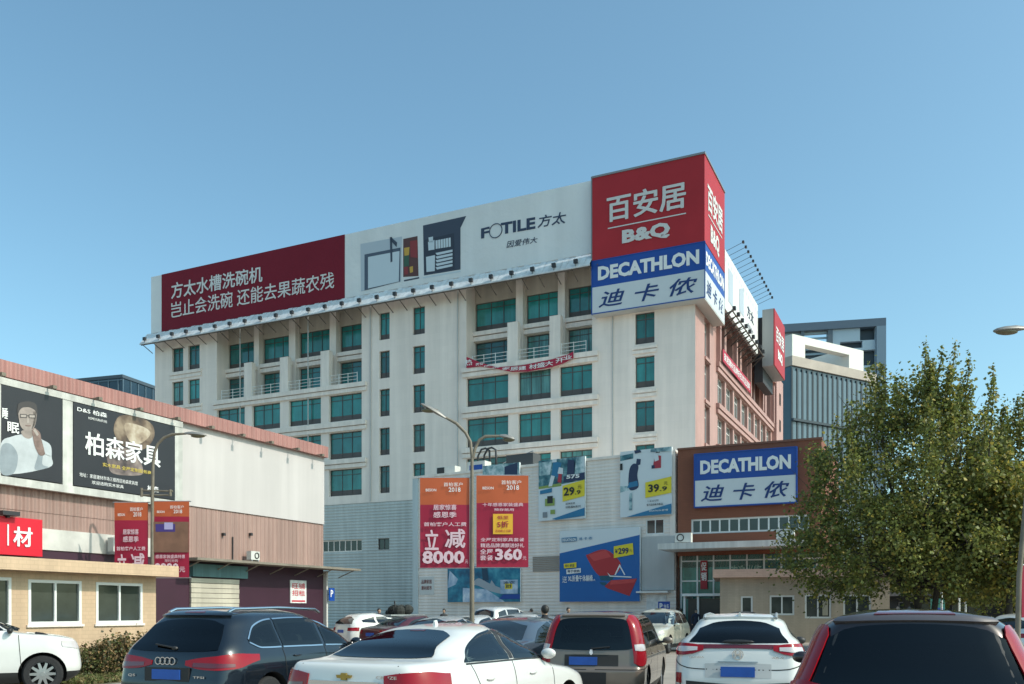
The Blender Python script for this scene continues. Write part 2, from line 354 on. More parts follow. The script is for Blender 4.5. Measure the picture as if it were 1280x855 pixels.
MB().box(18.0, 20.1, -.5, -.003, 2.7, 2.8).build('ledge', M_wfr, AN)
MB().box(10.25, 12.4, -.06, -.003, 4.2, 5.2).build('louvre_panel', mat('beige_louvre', (.36, .31, .27), .6, ribs=('Z', .12, .02)), AN)
M_note = mat('notice_paper', (.7, .7, .69), .6, noise=(3, .25))
nb = MB().box(18.5, 19.8, -.05, -.003, .9, 2.6); nb.build('notice_board', M_note, AN)
lb = MB().box(.55, 1.9, -.03, -.003, 2.75, 4.05); lb.build('lettered_panel', mat('panel_white', (.6, .6, .58), .6), AN)
MB().text('品牌家居', .75, 1.7, 3.55, 3.85, -.04, .02, th=0).text('建材超市', .75, 1.7, 3.1, 3.4, -.04, .02, th=0).build('lettering', mat('maroon_ink', (.2, .05, .05), .6), AN)

# ================================================================ brick entrance block
B = Fr(10.03, 53.95, -R(25.4)); BL = 8.25
BR = on(B, 'entrance_block', 'brown brick entrance block with strip windows above a glazed shopfront', 'building')
M_brick = mat('brown_brick', (.24, .082, .045), .8, noise=(.7, .12), tile=(.3, .1, .18))
MB().wall(0, BL, 4.9, 11.35, [(.79, 7.6, 6.2, 7.1)], FN_F, .3).build('wall', M_brick, BR, recalc=False)
bs = MB(); bs.poly([(BL, 0, 0), (BL, 10, 0), (BL, 10, 11.35), (BL, 0, 11.35)]); bs.poly([(0, 0, 0), (0, 9, 0), (0, 9, 11.35), (0, 0, 11.35)]); bs.poly([(0, .02, 11.3), (BL, .02, 11.3), (BL, 10, 11.3), (0, 10, 11.3)])
bs.build('side_wall', M_brick, BR)
MB().box(-.02, BL+.05, -.05, .3, 11.3, 11.42).build('coping', mat('brick_coping', (.2, .08, .05), .7), BR)
window(BR, FN_F, .79, 7.6, 6.2, 7.1, .18, mull=[i/12 for i in range(1, 12)], fm=M_wfr, gm=M_glass, bw=.11)
cn = MB().box(-.5, BL, -2.6, -.01, 5.15, 5.5); cn.build('canopy', mat('canopy_white', (.66, .66, .63), .5, streak=(3, .2)), BR)
M_teal2 = mat('shopfront_glass', (.07, .27, .24), .08, spec=.6, noise=(1.2, .5), streak=(2, .4))
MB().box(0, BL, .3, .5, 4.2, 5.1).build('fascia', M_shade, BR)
sf = MB()
for i in range(9): x = .1+i*.98; sf.box(x, x+.09, .22, .32, 0, 5.1)
for z in (2.55, 3.35, 4.55): sf.box(.1, BL-.05, .24, .31, z, z+.08)
sfo = sf.build('shopfront_frame', M_wfr, BR); MB().poly([(.05, .3, 0), (BL-.05, .3, 0), (BL-.05, .3, 5.1), (.05, .3, 5.1)]).build('pane', M_teal2, sfo)
MB().text('欢迎光临', 3.1, 4.9, 3.55, 4.3, .2, .01, th=0).build('lettering', mat('frosted_letters', (.45, .6, .5), .6), BR)
ps = MB().box(1.35, 1.75, .12, .2, 2.9, 4.6); ps.build('window_poster', mat('red_poster', (.35, .02, .03), .6), BR)
MB().text('促', 1.38, 1.72, 4.0, 4.5, .115, .03, th=0).text('销', 1.38, 1.72, 3.4, 3.9, .115, .03, th=0).build('poster_lettering', M_wh, BR)
ve = MB()
for x in (.75, 1.55, 3.0): ve.box(x, x+.12, -1.6, -1.48, 0, 2.45)
ve.box(.7, 3.2, -1.75, -.1, 2.45, 2.6); ve.box(.75, .87, -1.48, .2, 2.3, 2.44)
veo = ve.build('vestibule', M_wfr, BR); MB().box(1.0, 2.95, -1.45, -1.4, .05, 2.3).build('door', mat('dark_doorway', (.03, .03, .035), .2), veo)
for x, yy in ((.35, -2.0), (6.1, -2.1)):
    a = on(B, 'condenser_unit', 'white condenser unit on the left end of the entrance canopy' if x < 1 else 'white condenser unit on the right part of the entrance canopy by the tree', 'air conditioner', x, yy, 5.5, 'condensers on the canopy')
    MB().box(0, .95, 0, .4, .08, .62).build('casing', M_ac, a); MB().lathe([(.22, 0), (.22, -.03), (.18, -.03), (.16, .0)], 'y', (.33, 0, .35), 16).build('fan_grille', M_blk, a); MB().box(.1, .2, .05, .35, 0, .08).box(.75, .85, .05, .35, 0, .08).build('foot', M_gal, a)

# ================================================================ low tan tiled building on the right
kx = (900-U0)/F*46
K = Fr(kx, 46, -R(14)); KL = K.X(1112)
LO = on(K, 'tiled_building', 'low tan tiled building with white sliding windows behind the white crossover', 'building')
M_tan = mat('tan_tile', (.52, .42, .32), .7, noise=(.6, .1), streak=(2, .12), tile=(.24, .08, .15))
kw = []
for u0, u1, v0, v1 in ((926, 941, 745, 790), (962, 993, 744, 769), (1006, 1039, 743, 773), (1054, 1089, 743, 771)):
    kw.append((K.X(u0), K.X(u1), K.hit(u0, v1)[1] if v1 < 780 else .05, K.hit(u0, v0)[1]))
MB().wall(0, KL, 0, 3.3, kw, FN_F, .2).poly([(KL, 0, 0), (KL, 6, 0), (KL, 6, 3.3), (KL, 0, 3.3)]).poly([(0, 0, 0), (0, 6, 0), (0, 6, 3.3), (0, 0, 3.3)]).build('wall', M_tan, LO, recalc=False)
MB().box(-.35, KL+.3, -.45, 6, 3.3, 3.72).build('roof', [mat('pinkish_fascia', (.52, .34, .27), .7, noise=(2, .15), tile=(.3, .1, .15))], LO)
for i, h in enumerate(kw): window(LO, FN_F, *h, .1, mull=(.5,) if i else (), fm=M_wfr, gm=mat('room_glass', (.05, .06, .06), .08, noise=(1, .5)), bw=.09, name='window' if i else 'door')
MB().box(kw[2][0]+.85, kw[2][1]-.15, .02, .04, kw[2][2]+.15, kw[2][3]-.1).build('curtain', mat('cream_curtain', (.55, .5, .38), .8, streak=(8, .3)), LO)

# ================================================================ warehouse on the left
W = Fr(-9.52, 45, rz2)
WH = on(W, 'warehouse', 'long brown corrugated warehouse with a white upper wall and pink roof edge at left', 'building')
M_brown = mat('brown_corrugated', (.40, .255, .215), .55, .0, noise=(.4, .08), streak=(2.0, .2), ribs=('X', .28, .03))
MB().wall(-26, 0, 3.7, 5.95, [], FN_F, .1).build('lower_wall', M_brown, WH, recalc=False)
MB().poly([(-26, -.02, 5.0), (-9.8, -.02, 5.0), (-9.8, -.02, 5.95), (-26, -.02, 5.95)]).build('lower_strip', M_brown, WH)
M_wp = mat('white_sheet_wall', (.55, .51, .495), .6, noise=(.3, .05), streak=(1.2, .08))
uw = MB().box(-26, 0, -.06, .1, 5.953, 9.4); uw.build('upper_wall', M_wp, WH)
M_par = mat('pink_corrugated', (.41, .195, .17), .6, noise=(.5, .1), streak=(2.0, .15), ribs=('X', .3, .03))
MB().box(-26, .02, -.3, .2, 9.3, 9.84).build('parapet', M_par, WH)
bk = MB(); bk.box(-26, -.05, .12, 14, 3.7, 9.3); bk.build('roof', M_brown, WH)
MB().poly([(0, 0, 0), (0, 14, 0), (0, 14, 9.8), (0, 0, 9.8)]).build('end_wall', M_brown, WH)
MB().box(-26, .0, .0, .3, 0, 3.72).build('shopfront', mat('purple_panel', (.045, .014, .028), .5, noise=(.6, .15)), WH)
MB().box(-26, -9.6, -.05, -.003, 3.72, 4.45).build('white_band', mat('peeling_white', (.55, .53, .49), .8, noise=(.8, .3)), WH)
shx0, shx1 = -8.93, -6.12
sm = MB()
for i in range(14): sm.box(shx0, shx1, -.09-.015*(i % 2), -.003, .05+i*.21, .05+i*.21+.19)
sm.build('roller_shutter', mat('cream_shutter', (.60, .55, .45), .5, .1, noise=(.8, .15), streak=(2, .15)), WH)
MB().box(-8.95, -5.7, -.22, -.003, 3.03, 3.56).build('shutter_box', mat('teal_panel', (.10, .21, .22), .5, streak=(3, .25)), WH)
cp = MB().prism([(-9.6, 3.66), (1.7, 3.66), (1.7, 3.76), (-9.6, 3.76)], -1.1, -.01)
for i in range(7): x = -9.3+i*1.75; cp.tube([(x, -1.0, 3.65), (x, -.05, 3.3)], .025, 6)
cp.build('canopy', mat('rusty_canopy', (.23, .20, .16), .7, noise=(1, .3)), WH)
MB().box(.003, .12, -.2, .2, 0, 3.6).build('corner_post', mat('pale_post', (.55, .53, .5), .6), WH)
# the white billboard framework with its bolted posts
fr = MB()
for x in (-17.6, -14.92, -9.82): fr.box(x-.2, x+.2, -.32, -.1, 5.78, 9.2)
fr.box(-26, -9.62, -.34, -.1, 9.02, 9.25); fr.box(-26, -9.62, -.34, -.1, 5.76, 6.02)
fr.build('billboard_frame', mat('grey_white_steel', (.58, .57, .53), .55, noise=(2, .2), streak=(3, .2)), WH)
for i in range(14): x = -25+i*1.85; MB().box(x, x+.05, -.55, -.303, 9.27, 9.31).box(x-.05, x+.10, -.72, -.55, 9.2, 9.31).build('bracket_lamp', M_pole, WH)
wl = MB()
for u, v in ((312, 668), (278, 668)): x, z = W.hit(u, v); wl.box(x-.06, x+.06, -.14, -.003, z-.06, z+.06)
x, z = W.hit(290, 671); wl.tube([(x, -.05, z-1.1), (x, -.05, z)], .03, 6); wl.build('wall_fitting', M_dark, WH)
ax, az = W.hit(303, 702)
A = on(W, 'condenser_unit', 'small white condenser unit on the brown wall above the shuttered shop', 'air conditioner', ax, -.5, az)
MB().box(0, .56, 0, .26, .08, .46).build('casing', M_ac, A); MB().lathe([(.14, 0), (.14, -.03), (.11, -.03), (.10, 0)], 'y', (.36, 0, .27), 16).build('fan_grille', M_blk, A); MB().box(.05, .1, 0, .49, 0, .08).box(.46, .51, 0, .49, 0, .08).build('bracket', M_gal, A)
ax, az = W.hit(131, 693)
A = on(W, 'condenser_unit', 'grey condenser unit on the brown wall just left of the promotional lamp banners', 'air conditioner', ax, -.45, az)
MB().box(0, .8, 0, .3, .1, .62).build('casing', M_ac, A); MB().lathe([(.2, 0), (.2, -.03), (.16, -.03), (.15, 0)], 'y', (.32, 0, .36), 16).build('fan_grille', M_blk, A); MB().box(.05, .12, 0, .44, 0, .1).box(.68, .75, 0, .44, 0, .1).build('bracket', M_gal, A)
# notice poster by the shop
nx0, nz1 = W.hit(362, 725); nx1, nz0 = W.hit(382, 754)
N = on(W, 'notice_poster', 'small white and red notice on the purple shop wall under the canopy', 'poster', nx0, -.02, nz0)
nw, nh = nx1-nx0, nz1-nz0
MB().box(0, nw, -.03, .015, 0, nh).build('sheet', M_note, N)
MB().text('旺铺', .12, nw-.12, nh*.62, nh*.88, -.034, .02, th=0).text('招租', .12, nw-.12, nh*.32, nh*.56, -.034, .02, th=0).box(.1, nw-.1, -.036, -.031, .06, .14).build('lettering', mat('red_ink', (.5, .03, .05), .6), N)
G2 = on(W, 'wall_sign', 'small blue sign at the far corner of the purple shopfront', 'sign', .02, -.35, 2.1)
MB().box(0, .45, 0, .04, 0, .65).build('board', M_blue, G2); MB().text('P', .12, .33, .2, .55, -.006, .02, th=0).build('lettering', M_wh, G2); MB().box(.2, .25, .04, .34, .3, .35).build('bracket', M_gal, G2)

# ================================================================ gatehouse
G = Fr(-9.98, 25, rz2)
GH = on(G, 'gatehouse', 'low gatehouse of cream tiles with white sliding windows beside the white car', 'building')
M_cream = mat('cream_tile', (.62, .44, .29), .55, noise=(.8, .08), streak=(3, .12), tile=(.2, .1, .14))
gw = [(-3.9, -2.41, 1.27, 2.37), (-1.98, -.47, 1.27, 2.36), (-6.3, -4.33, 1.24, 2.4)]
MB().wall(-9, 0, 0, 2.6, gw, FN_F, .14).poly([(0, 0, 0), (0, 5, 0), (0, 5, 2.6), (0, 0, 2.6)]).build('wall', M_cream, GH, recalc=False)
MB().box(-9, .35, -.5, 5, 2.56, 2.86).build('roof', M_cream, GH)
for h in gw: window(GH, FN_F, *h, .05, mull=(.5,), fm=M_wfr, gm=mat('gate_glass', (.045, .055, .048), .06, noise=(1, .35)), bw=.075)
for h in gw: MB().box(h[0]-.05, h[1]+.05, -.05, -.003, h[2]-.06, h[2]-.0).build('sill', M_trim, GH)

# ================================================================ far buildings
D = Fr(-48.05, 110, -R(17.1))
DB = on(D, 'glass_office', 'dark blue glass office block peeping over the warehouse roof at left', 'building')
db = MB().box(-34, 0, 0, 32, 0, 30.3); db.build('facade', mat('navy_curtain_wall', (.025, .055, .085), .2, spec=.6, noise=(.05, .3)), DB)
dm = MB()
for i in range(24): dm.box(-34+i*1.45, -34+i*1.45+.12, -.1, -.003, 0, 30.2); dm.box(.003, .1, i*1.35, i*1.35+.12, 0, 30.2)
for z in range(3, 31, 3): dm.box(-34, 0, -.08, -.004, z, z+.15)
dm.build('mullion', mat('blue_grey_mullion', (.10, .15, .19), .4), DB); MB().box(-34.1, .12, -.12, 32.1, 30.3, 30.7).build('roof_edge', mat('slate_edge', (.06, .085, .11), .5), DB)

gx = (989-U0)/F*150
Q = Fr(gx, 150, R(31.8))
GT = on(Q, 'glass_tower', 'dark glass office tower with white roof box rising behind the pink side wall', 'building')
zt = EZ+(V0-457)*150/F; QL = Q.X(1093)
MB().box(0, QL, 0, 20, 0, zt).build('facade', mat('grey_blue_glass', (.045, .085, .115), .15, spec=.6, noise=(.08, .3)), GT)
qm = MB()
for i in range(18): qm.box(i*QL/17-.12, i*QL/17+.18, -.2, -.003, 0, zt-.3)
qm.build('fin', mat('dark_fin', (.02, .03, .045), .4), GT)
ql = MB()
for i in range(17): ql.box((i+.25)*QL/17, (i+.85)*QL/17, -.12, -.004, 0, zt-.8)
ql.build('glazing', mat('pale_blue_glass', (.085, .135, .175), .2, spec=.6, noise=(.1, .2)), GT)
MB().box(-.1, QL+.1, -.6, -.005, zt-9.3, zt-8.9).build('floor_band', mat('dark_fin', (.02, .03, .045), .4), GT)
MB().box(-.2, QL+.2, -.4, 20, zt, zt+1.6).build('roof_slab', mat('warm_concrete', (.44, .38, .33), .8, noise=(.5, .15)), GT)
xa, xb, xc = Q.X(1004), Q.X(1059), Q.X(1077)
rb = MB().box(-.2, xa, -.4, 8, zt+1.6, zt+5.2); rb.box(xa, xb, -.4, 1.2, zt+3.9, zt+5.2); rb.box(xb, xc, -.4, 8, zt+1.6, zt+5.2)
rb.build('roof_box', mat('cream_cladding', (.74, .72, .66), .6, noise=(.3, .05)), GT)

hx_ = (984-U0)/F*185
H = Fr(hx_, 185, -R(12)); HL = H.X(1107); HZ = EZ+(V0-406)*185/F
SF = on(H, 'framed_office', 'pale blue office with a big dark roof frame at far right behind the glass tower', 'building')
hc = H.X(1095); MB().box(-8, HL, -.6, 3, HZ-1.6, HZ).build('roof_beam', mat('slate_beam', (.09, .13, .18), .5), SF)
MB().box(hc, HL, -.6, 3, 0, HZ-1.603).build('column', mat('steel_blue', (.17, .24, .31), .4), SF)
h2 = H.X(1041); hz = lambda v: EZ+(V0-v)*185/F
fc = MB().wall(h2, hc-.05, 0, HZ-1.7, [(H.X(1075), H.X(1096)-.3, hz(431), hz(411)), (H.X(1050), H.X(1078), hz(440), hz(431.5)), (H.X(1078), H.X(1096)-.3, hz(462), hz(443)), (H.X(1050), H.X(1062), hz(457), hz(447))], lambda p, q, d: (p, d, q), 1.2)
fc.build('facade', mat('pale_blue_panel', (.42, .52, .60), .5, noise=(.1, .06)), SF, recalc=False)
MB().box(h2+.1, hc-.1, 1.2, 14, 0, HZ-1.8).build('core', mat('deep_blue_core', (.03, .045, .06), .4), SF)
st = MB().box(-8, h2, 2.2, 3, 0, hz(432)); st.box(h2-1.0, h2-.05, -.4, 2, 0, HZ-1.61); st.box(H.X(1001), H.X(1005), -.4, 2, 0, HZ-1.61)
st.build('inner_frame', mat('grey_inner_frame', (.10, .13, .16), .5), SF)
gl = MB()
for i in range(5): gl.box(-8, h2-1.1, .5+.3*i, .7+.3*i, hz(419+i*6), hz(416.5+i*6))
gl.build('louvre', mat('sky_louvre', (.35, .46, .52), .4), SF)

bx = (1100-U0)/F*62
Z = Fr(bx, 62, -R(8))
DK = on(Z, 'low_building', 'low dark grey building in the shade behind the trees at right', 'building')
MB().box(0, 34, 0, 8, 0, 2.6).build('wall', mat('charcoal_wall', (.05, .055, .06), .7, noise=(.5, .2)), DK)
MB().box(-.3, 34.3, -.8, 8, 2.6, 2.85).build('roof', mat('grey_roof', (.13, .13, .13), .7), DK)
for i in range(7): window(DK, lambda p, q, d: (p, d-.02, q), 1.2+i*3.5, 3.4+i*3.5, .9, 2.2, 0, mull=(.5,), fm=mat('grey_frame', (.2, .2, .2), .5), gm=M_glass)
# ================================================================ rooftop hoarding along the front
HO = on(T, 'rooftop_hoarding', 'long white and dark red rooftop hoarding for sink dishwashers along the front roof edge', 'billboard')
z0, z1, yF = 30.1, 35.9, -.45
xr0, xr1 = T.X(202, yF), T.X(431, yF)
M_vinyl = mat('white_vinyl', (.74, .745, .74), .5, noise=(.12, .06), streak=(.6, .06), bump=(.5, .12))
MB().box(-56.35, xr0, yF, yF+.25, z0, z1).build('white_panel', M_vinyl, HO)
MB().box(xr0+.01, xr1, yF-.02, yF+.25, z0, z1+.02).build('red_panel', mat('maroon_vinyl', (.19, .014, .028), .6, spec=.15, noise=(.15, .06), bump=(.4, .08)), HO)
MB().box(xr1+.01, -8.02, yF, yF+.25, z0, z1).build('white_panel', M_vinyl, HO)
aw = MB(); aw.prism([(-56.9, 0), (-8.0, 0)] and [(-56.9, 28.75), (-8.02, 28.75), (-8.02, 28.85), (-56.9, 28.85)], -1.45, -1.35)
n = 96
for i in range(n):
    a, b = -56.9+48.88*i/n, -56.9+48.88*(i+1)/n; k = .03*((i*7) % 3)
    aw.add([(a, -1.45, 28.85), (b-.01, -1.45, 28.85), (b-.01, yF-.02, 30.1-k), (a, yF-.02, 30.1-k)], [(0, 1, 2, 3)])
aw.build('awning', mat('grey_sheet', (.66, .69, .71), .5, .0, noise=(.6, .12), streak=(3, .15)), HO)
tr = MB()
for i in range(34): x = -56.6+i*1.47; tr.tube([(x, -.02, 28.2), (x, -1.4, 28.78)], .04, 6); tr.tube([(x, -.02, 29.2), (x+.7, -1.3, 28.8)], .03, 6)
tr.tube([(-56.8, -1.3, 28.72), (-8.1, -1.3, 28.72)], .05, 6); tr.build('truss', mat('rusty_steel', (.12, .10, .09), .7), HO)
bs_ = MB()
for i in range(17): x = -56+i*3; bs_.tube([(x, yF+.3, z1-.2), (x, 3, 30.0)], .08, 6); bs_.tube([(x, yF+.35, 30.0), (x, yF+.35, z1-.1)], .08, 6)
bs_.build('back_frame', M_gal, HO)
for i in range(26):
    x = -56.2+i*1.88; fl = MB()
    fl.box(x-.16, x+.16, -1.55, -1.32, 29.12, 29.42).tube([(x, -1.42, 28.85), (x, -1.42, 29.15)], .025, 6); fl.build('floodlight', M_dark, HO)
E_ = mat('silver_lettering', (.66, .64, .62), .4)
def climb(mb, fr, body, u0, v0t, v0b, u1, v1t, v1b, d, **k):
    a = fr.hit(u0, v0t, d); b = fr.hit(u0, v0b, d); c_ = fr.hit(u1, v1t, d); e = fr.hit(u1, v1b, d)
    return mb.text(body, a[0], c_[0], b[1], a[1], d, z0b=e[1], z1b=c_[1], **k)
lt = MB(); climb(lt, T, '方太水槽洗碗机', 214, 354, 374, 328, 332, 352, yF-.06, bold=.018)
climb(lt, T, '岂止会洗碗 还能去果蔬农残', 214, 378, 398, 417.5, 339, 360, yF-.06, bold=.004)
lt.build('lettering', E_, HO)
def pxp(fr, pts, d, zs=8., ou=430, ov=260): return [(lambda h: (h[0], d, h[1]))(fr.hit(ou+a/zs, ov+b/zs, d)) for a, b in pts]
y1 = yF-.012
pc = MB(); S1 = lambda pts, k, m: pc.poly(pxp(T, pts, y1-.012*k), m)
S1([(165, 360), (580, 285), (570, 735), (170, 835)], 0, 0); S1([(205, 465), (565, 395), (560, 735), (205, 825)], 1, 1); S1([(240, 490), (555, 430), (548, 735), (240, 805)], 2, 2)
S1([(458, 292), (480, 290), (484, 535), (465, 545)], 3, 3); S1([(470, 290), (530, 345), (525, 390), (470, 330)], 3, 3)
S1([(592, 310), (735, 280), (745, 680), (592, 690)], 0, 4); S1([(600, 400), (655, 390), (650, 470), (605, 480)], 1, 5); S1([(660, 330), (735, 320), (735, 500), (665, 490)], 1, 6); S1([(600, 480), (650, 470), (650, 580), (600, 590)], 1, 7); S1([(600, 590), (640, 585), (640, 660), (605, 670)], 1, 6)
S1([(655, 590), (690, 580), (690, 640), (660, 650)], 1, 5)
S1([(790, 175), (1222, 80), (1165, 200), (1165, 615), (800, 675)], 0, 3); S1([(800, 320), (1100, 250), (1105, 610), (805, 660)], 1, 8)
S1([(820, 490), (910, 470), (908, 630), (825, 640)], 2, 2); S1([(840, 340), (905, 320), (905, 415), (845, 425)], 2, 2); S1([(845, 295), (890, 285), (890, 335), (850, 345)], 2, 2)
for i in range(6): S1([(915+i*26, 325-i*5), (936+i*26, 320-i*5), (938+i*26, 405-i*4), (917+i*26, 410-i*4)], 2, 2)
for i in range(5): S1([(915, 450+i*36), (1085, 415+i*36), (1085, 438+i*36), (930, 472+i*36)], 2, 2)
S1([(600, 720), (750, 690), (752, 705), (600, 735)], 0, 3); S1([(790, 690), (1165, 625), (1165, 640), (790, 705)], 0, 2)
pc.build('sink_picture', [mat('sink_steel', (.45, .50, .55), .4), mat('sink_shadow', (.07, .09, .13), .5), mat('sink_pale', (.55, .62, .67), .45), mat('sink_dark', (.045, .055, .085), .5), mat('veg_dark', (.10, .035, .03), .5),
    mat('veg_yellow', (.55, .32, .05), .5), mat('veg_red', (.25, .03, .03), .5), mat('veg_green', (.04, .10, .06), .5), mat('rack_dark', (.03, .035, .055), .5)], HO)
ft = MB(); z = lambda a, b: (580+a/8, 240+b/8)
def cl(body, a0, t0, b0, a1, t1, b1, **k): u0, v0t = z(a0, t0); _, v0b = z(a0, b0); u1, v1t = z(a1, t1); _, v1b = z(a1, b1); climb(ft, T, body, u0, v0t, v0b, u1, v1t, v1b, yF-.03, th=.02, **k)
cl('F', 170, 365, 465, 255, 345, 450, bold=.03); cl('TILE', 368, 310, 425, 712, 250, 365, bold=.035); cl('方太', 735, 240, 360, 1020, 190, 310, bold=.01, shear=.15); cl('因爱伟大', 425, 492, 560, 735, 445, 505, bold=0, shear=.2)
cx, cz = T.hit(*z(317, 387), yF-.03); ft.lathe([(.62, -.01), (.62, .02), (.55, .02), (.55, -.01)], 'y', (cx, yF-.03, cz), 28, close=True)
ft.build('lettering', M_navy, HO)

# ================================================================ corner signs
BQ = on(T, 'corner_sign', 'big red rooftop box sign with white lettering on the building corner', 'billboard', 0, 0, 0)
pr = .93; x0 = T.X(740.3, -pr); SX = 6.1
MB().slab([(x0, -pr), (pr, -pr), (pr, SX), (pr-.3, SX), (pr-.3, -pr+.3), (x0, -pr+.3)], 29.28, 35.8).build('panel', M_red, BQ)
MB().box(x0-.02, pr+.06, -pr-.06, -pr+.3, 35.8, 35.95).box(pr-.2, pr+.07, -pr+.3, SX, 35.8, 35.93).box(x0-.1, x0-.003, -pr-.03, -pr+.3, 29.25, 35.95).build('edge_trim', mat('trim_grey_metal', (.25, .26, .27), .5, .3), BQ)
lt = MB(); zq = lambda a, b: (720+a/6.4, 180+b/6.4)
def cq(mb, body, a0, t0, b0, a1, t1, b1, d, fr=T, zz=zq, **k): u0, v0t = zz(a0, t0); _, v0b = zz(a0, b0); u1, v1t = zz(a1, t1); _, v1b = zz(a1, b1); climb(mb, fr, body, u0, v0t, v0b, u1, v1t, v1b, d, **k)
cq(lt, '百安居', 245, 425, 630, 880, 290, 505, -pr-.06, bold=.03); cq(lt, 'B&Q', 368, 690, 815, 752, 615, 745, -pr-.06, bold=.05)
a = T.hit(*zq(255, 672), -pr-.02); b = T.hit(*zq(880, 549), -pr-.02); lt.poly([(a[0], -pr-.03, a[1]), (b[0], -pr-.03, b[1]), (b[0], -pr-.03, b[1]-.09), (a[0], -pr-.03, a[1]-.09)])
lt.build('lettering', mat('sign_cream', (.62, .60, .58), .5), BQ)
s2 = MB()
def sidetext(mb, body, p0, p1, q0, q1, xo, bold=.03, shear=0):
    v, f = glyphs(body, bold, shear); mb.add([(xo, p0+(p1-p0)*a, q0+(q1-q0)*b) for a, b in v], f)
sidetext(s2, '百安居', .0, 5.2, 32.0, 34.1, pr+.03); sidetext(s2, 'B&Q', 1.0, 4.0, 29.7, 31.3, pr+.03, .05)
s2.add([(pr+.03, .2, 31.75), (pr+.03, 5.0, 31.75), (pr+.03, 5.0, 31.65), (pr+.03, .2, 31.65)], [(0, 1, 2, 3)]); s2.build('lettering', mat('sign_cream', (.62, .60, .58), .5), BQ)

def sports_sign(name, label, fr, x0, x1, z0, z1, y, side=None, group='blue and white sports shop signs'):
    zm = z0+(z1-z0)*.5; t = on(fr, name, label, 'sign', group=group)
    def pan(xa, xb, za, zb): return [(xa, y), (xb, y)]+([(xb, side), (xb-.3, side), (xb-.3, y+.3), (xa, y+.3)] if side else [(xb, y+.3), (xa, y+.3)])
    MB().slab(pan(x0, x1, 0, 0), zm+.003, z1).build('upper_panel', M_blue, t); MB().slab(pan(x0, x1, 0, 0), z0, zm).build('lower_panel', mat('sign_white', (.60, .63, .65), .45, noise=(.5, .04)), t)
    e = .07; MB().box(x0-e, x0-.002, y-.03, y+.3, z0-e, z1+e).box(x0, x1, y-.03, y+.3, z0-e, z0-.002).box(x1+.002, x1+e, y-.03, y+(.0 if side else .3), z0-e, z1+e).box(x0, x1, y-.03, y+.3, z1+.002, z1+e).build('edge_trim', M_blue, t)
    w_, h_ = x1-x0, z1-z0; l = MB()
    l.text('DECATHLON', x0+w_*.055, x1-w_*.045, zm+h_*.115, z1-h_*.115, y-.04, .045, .0); l.build('lettering', M_wh, t)
    c = MB()
    for ch, f0, f1 in (('迪', .06, .30), ('卡', .39, .61), ('侬', .70, .94)): c.text(ch, x0+w_*f0, x0+w_*f1, z0+h_*.09, zm-h_*.10, y-.02, .02, .25, th=.01)
    c.build('lettering', mat('ink_blue', (.008, .035, .16), .5), t)
    if side:
        L = side-y; s = MB(); sidetext(s, 'DECATHLON', y+L*.06, side-L*.05, zm+h_*.12, z1-h_*.12, x1+.02, .045); s.build('lettering', M_wh, t)
        s = MB()
        for ch, f0, f1 in (('迪', .08, .32), ('卡', .40, .6), ('侬', .69, .93)): sidetext(s, ch, y+L*f0, y+L*f1, z0+h_*.1, zm-h_*.1, x1+.02, .02, .25)
        s.build('lettering', mat('ink_blue', (.008, .035, .16), .5), t)
    return t
ds = sports_sign('corner_sign', 'blue and white corner sign wrapped round the tower under the red box sign', T, x0, pr, 25.1, 29.2, -pr, SX)
MB().slab([(x0, -pr+.01), (pr-.01, -pr+.01), (pr-.01, SX-.02), (.003, SX-.02), (.003, -.003), (x0, -.003)], 24.98, 25.09).build('soffit', mat('soffit_grey', (.5, .5, .48), .6), ds)
sports_sign('fascia_sign', 'blue and white framed sign on the brown brick entrance block', B, 1.13, 6.9, 7.8, 10.88, -.32)

# ================================================================ side hoarding, end sign, banners
SI = on(Fr(13.97, 68, rz2), 'side_hoarding', 'white printed hoarding along the sunny side roof edge', 'billboard')
MB().box(6.15, 21.15, -.95, -.7, 26.4, 31.25).build('panel', mat('sunny_vinyl', (.72, .72, .70), .5, noise=(.2, .05)), SI)
pi = MB().poly([(7.5, -.97, 30.2), (9.3, -.97, 30.2), (9.3, -.97, 27.4), (7.5, -.97, 27.4)]).poly([(12, -.97, 29.9), (14, -.97, 30.6), (14, -.97, 28.0), (12, -.97, 28.0)]); pi.build('picture', mat('sink_steel', (.45, .50, .55), .4), SI)
MB().text('方太', 15.6, 18.8, 28.6, 29.7, -.98, .02, th=0).text('因爱伟大', 16, 18.6, 27.6, 28.1, -.98, 0, th=0).build('lettering', M_navy, SI)
for i in range(9):
    x = 6.8+i*1.7; MB().box(x-.16, x+.16, -1.7, -1.45, 26.35, 26.65).tube([(x, -1.5, 26.4), (x, -.7, 26.1)], .03, 6).build('floodlight', M_dark, SI)
for i in range(14):
    x = 6.6+i*1.1; MB().box(x-.12, x+.12, -2.42, -2.26, 31.66, 31.84).tube([(x, -2.35, 31.75), (x, -.8, 31.2)], .018, 6).build('floodlight', M_dark, SI)
tt = MB()
for i in range(11): x = 6.4+i*1.45; tt.tube([(x, -.02, 25.6), (x, -1.6, 26.2)], .05, 6); tt.tube([(x, -1.5, 26.2), (x+.7, -.05, 25.2)], .05, 6)
tt.tube([(6.2, -1.5, 26.2), (21, -1.5, 26.2)], .06, 6); tt.build('truss', mat('rusty_steel', (.12, .10, .09), .7), SI)
ES = on(Fr(13.97, 68, rz2), 'box_sign', 'grey and red projecting box sign at the far end of the pink side wall', 'billboard', 21.25, 0, 25.3)
MB().box(0, 6.5, -2.4, -1.35, 0, 5.5).build('case', mat('grey_casing', (.36, .36, .36), .5, streak=(1, .1)), ES); MB().box(.02, 6.5, -2.5, -2.403, .05, 5.5).build('face', M_red, ES)
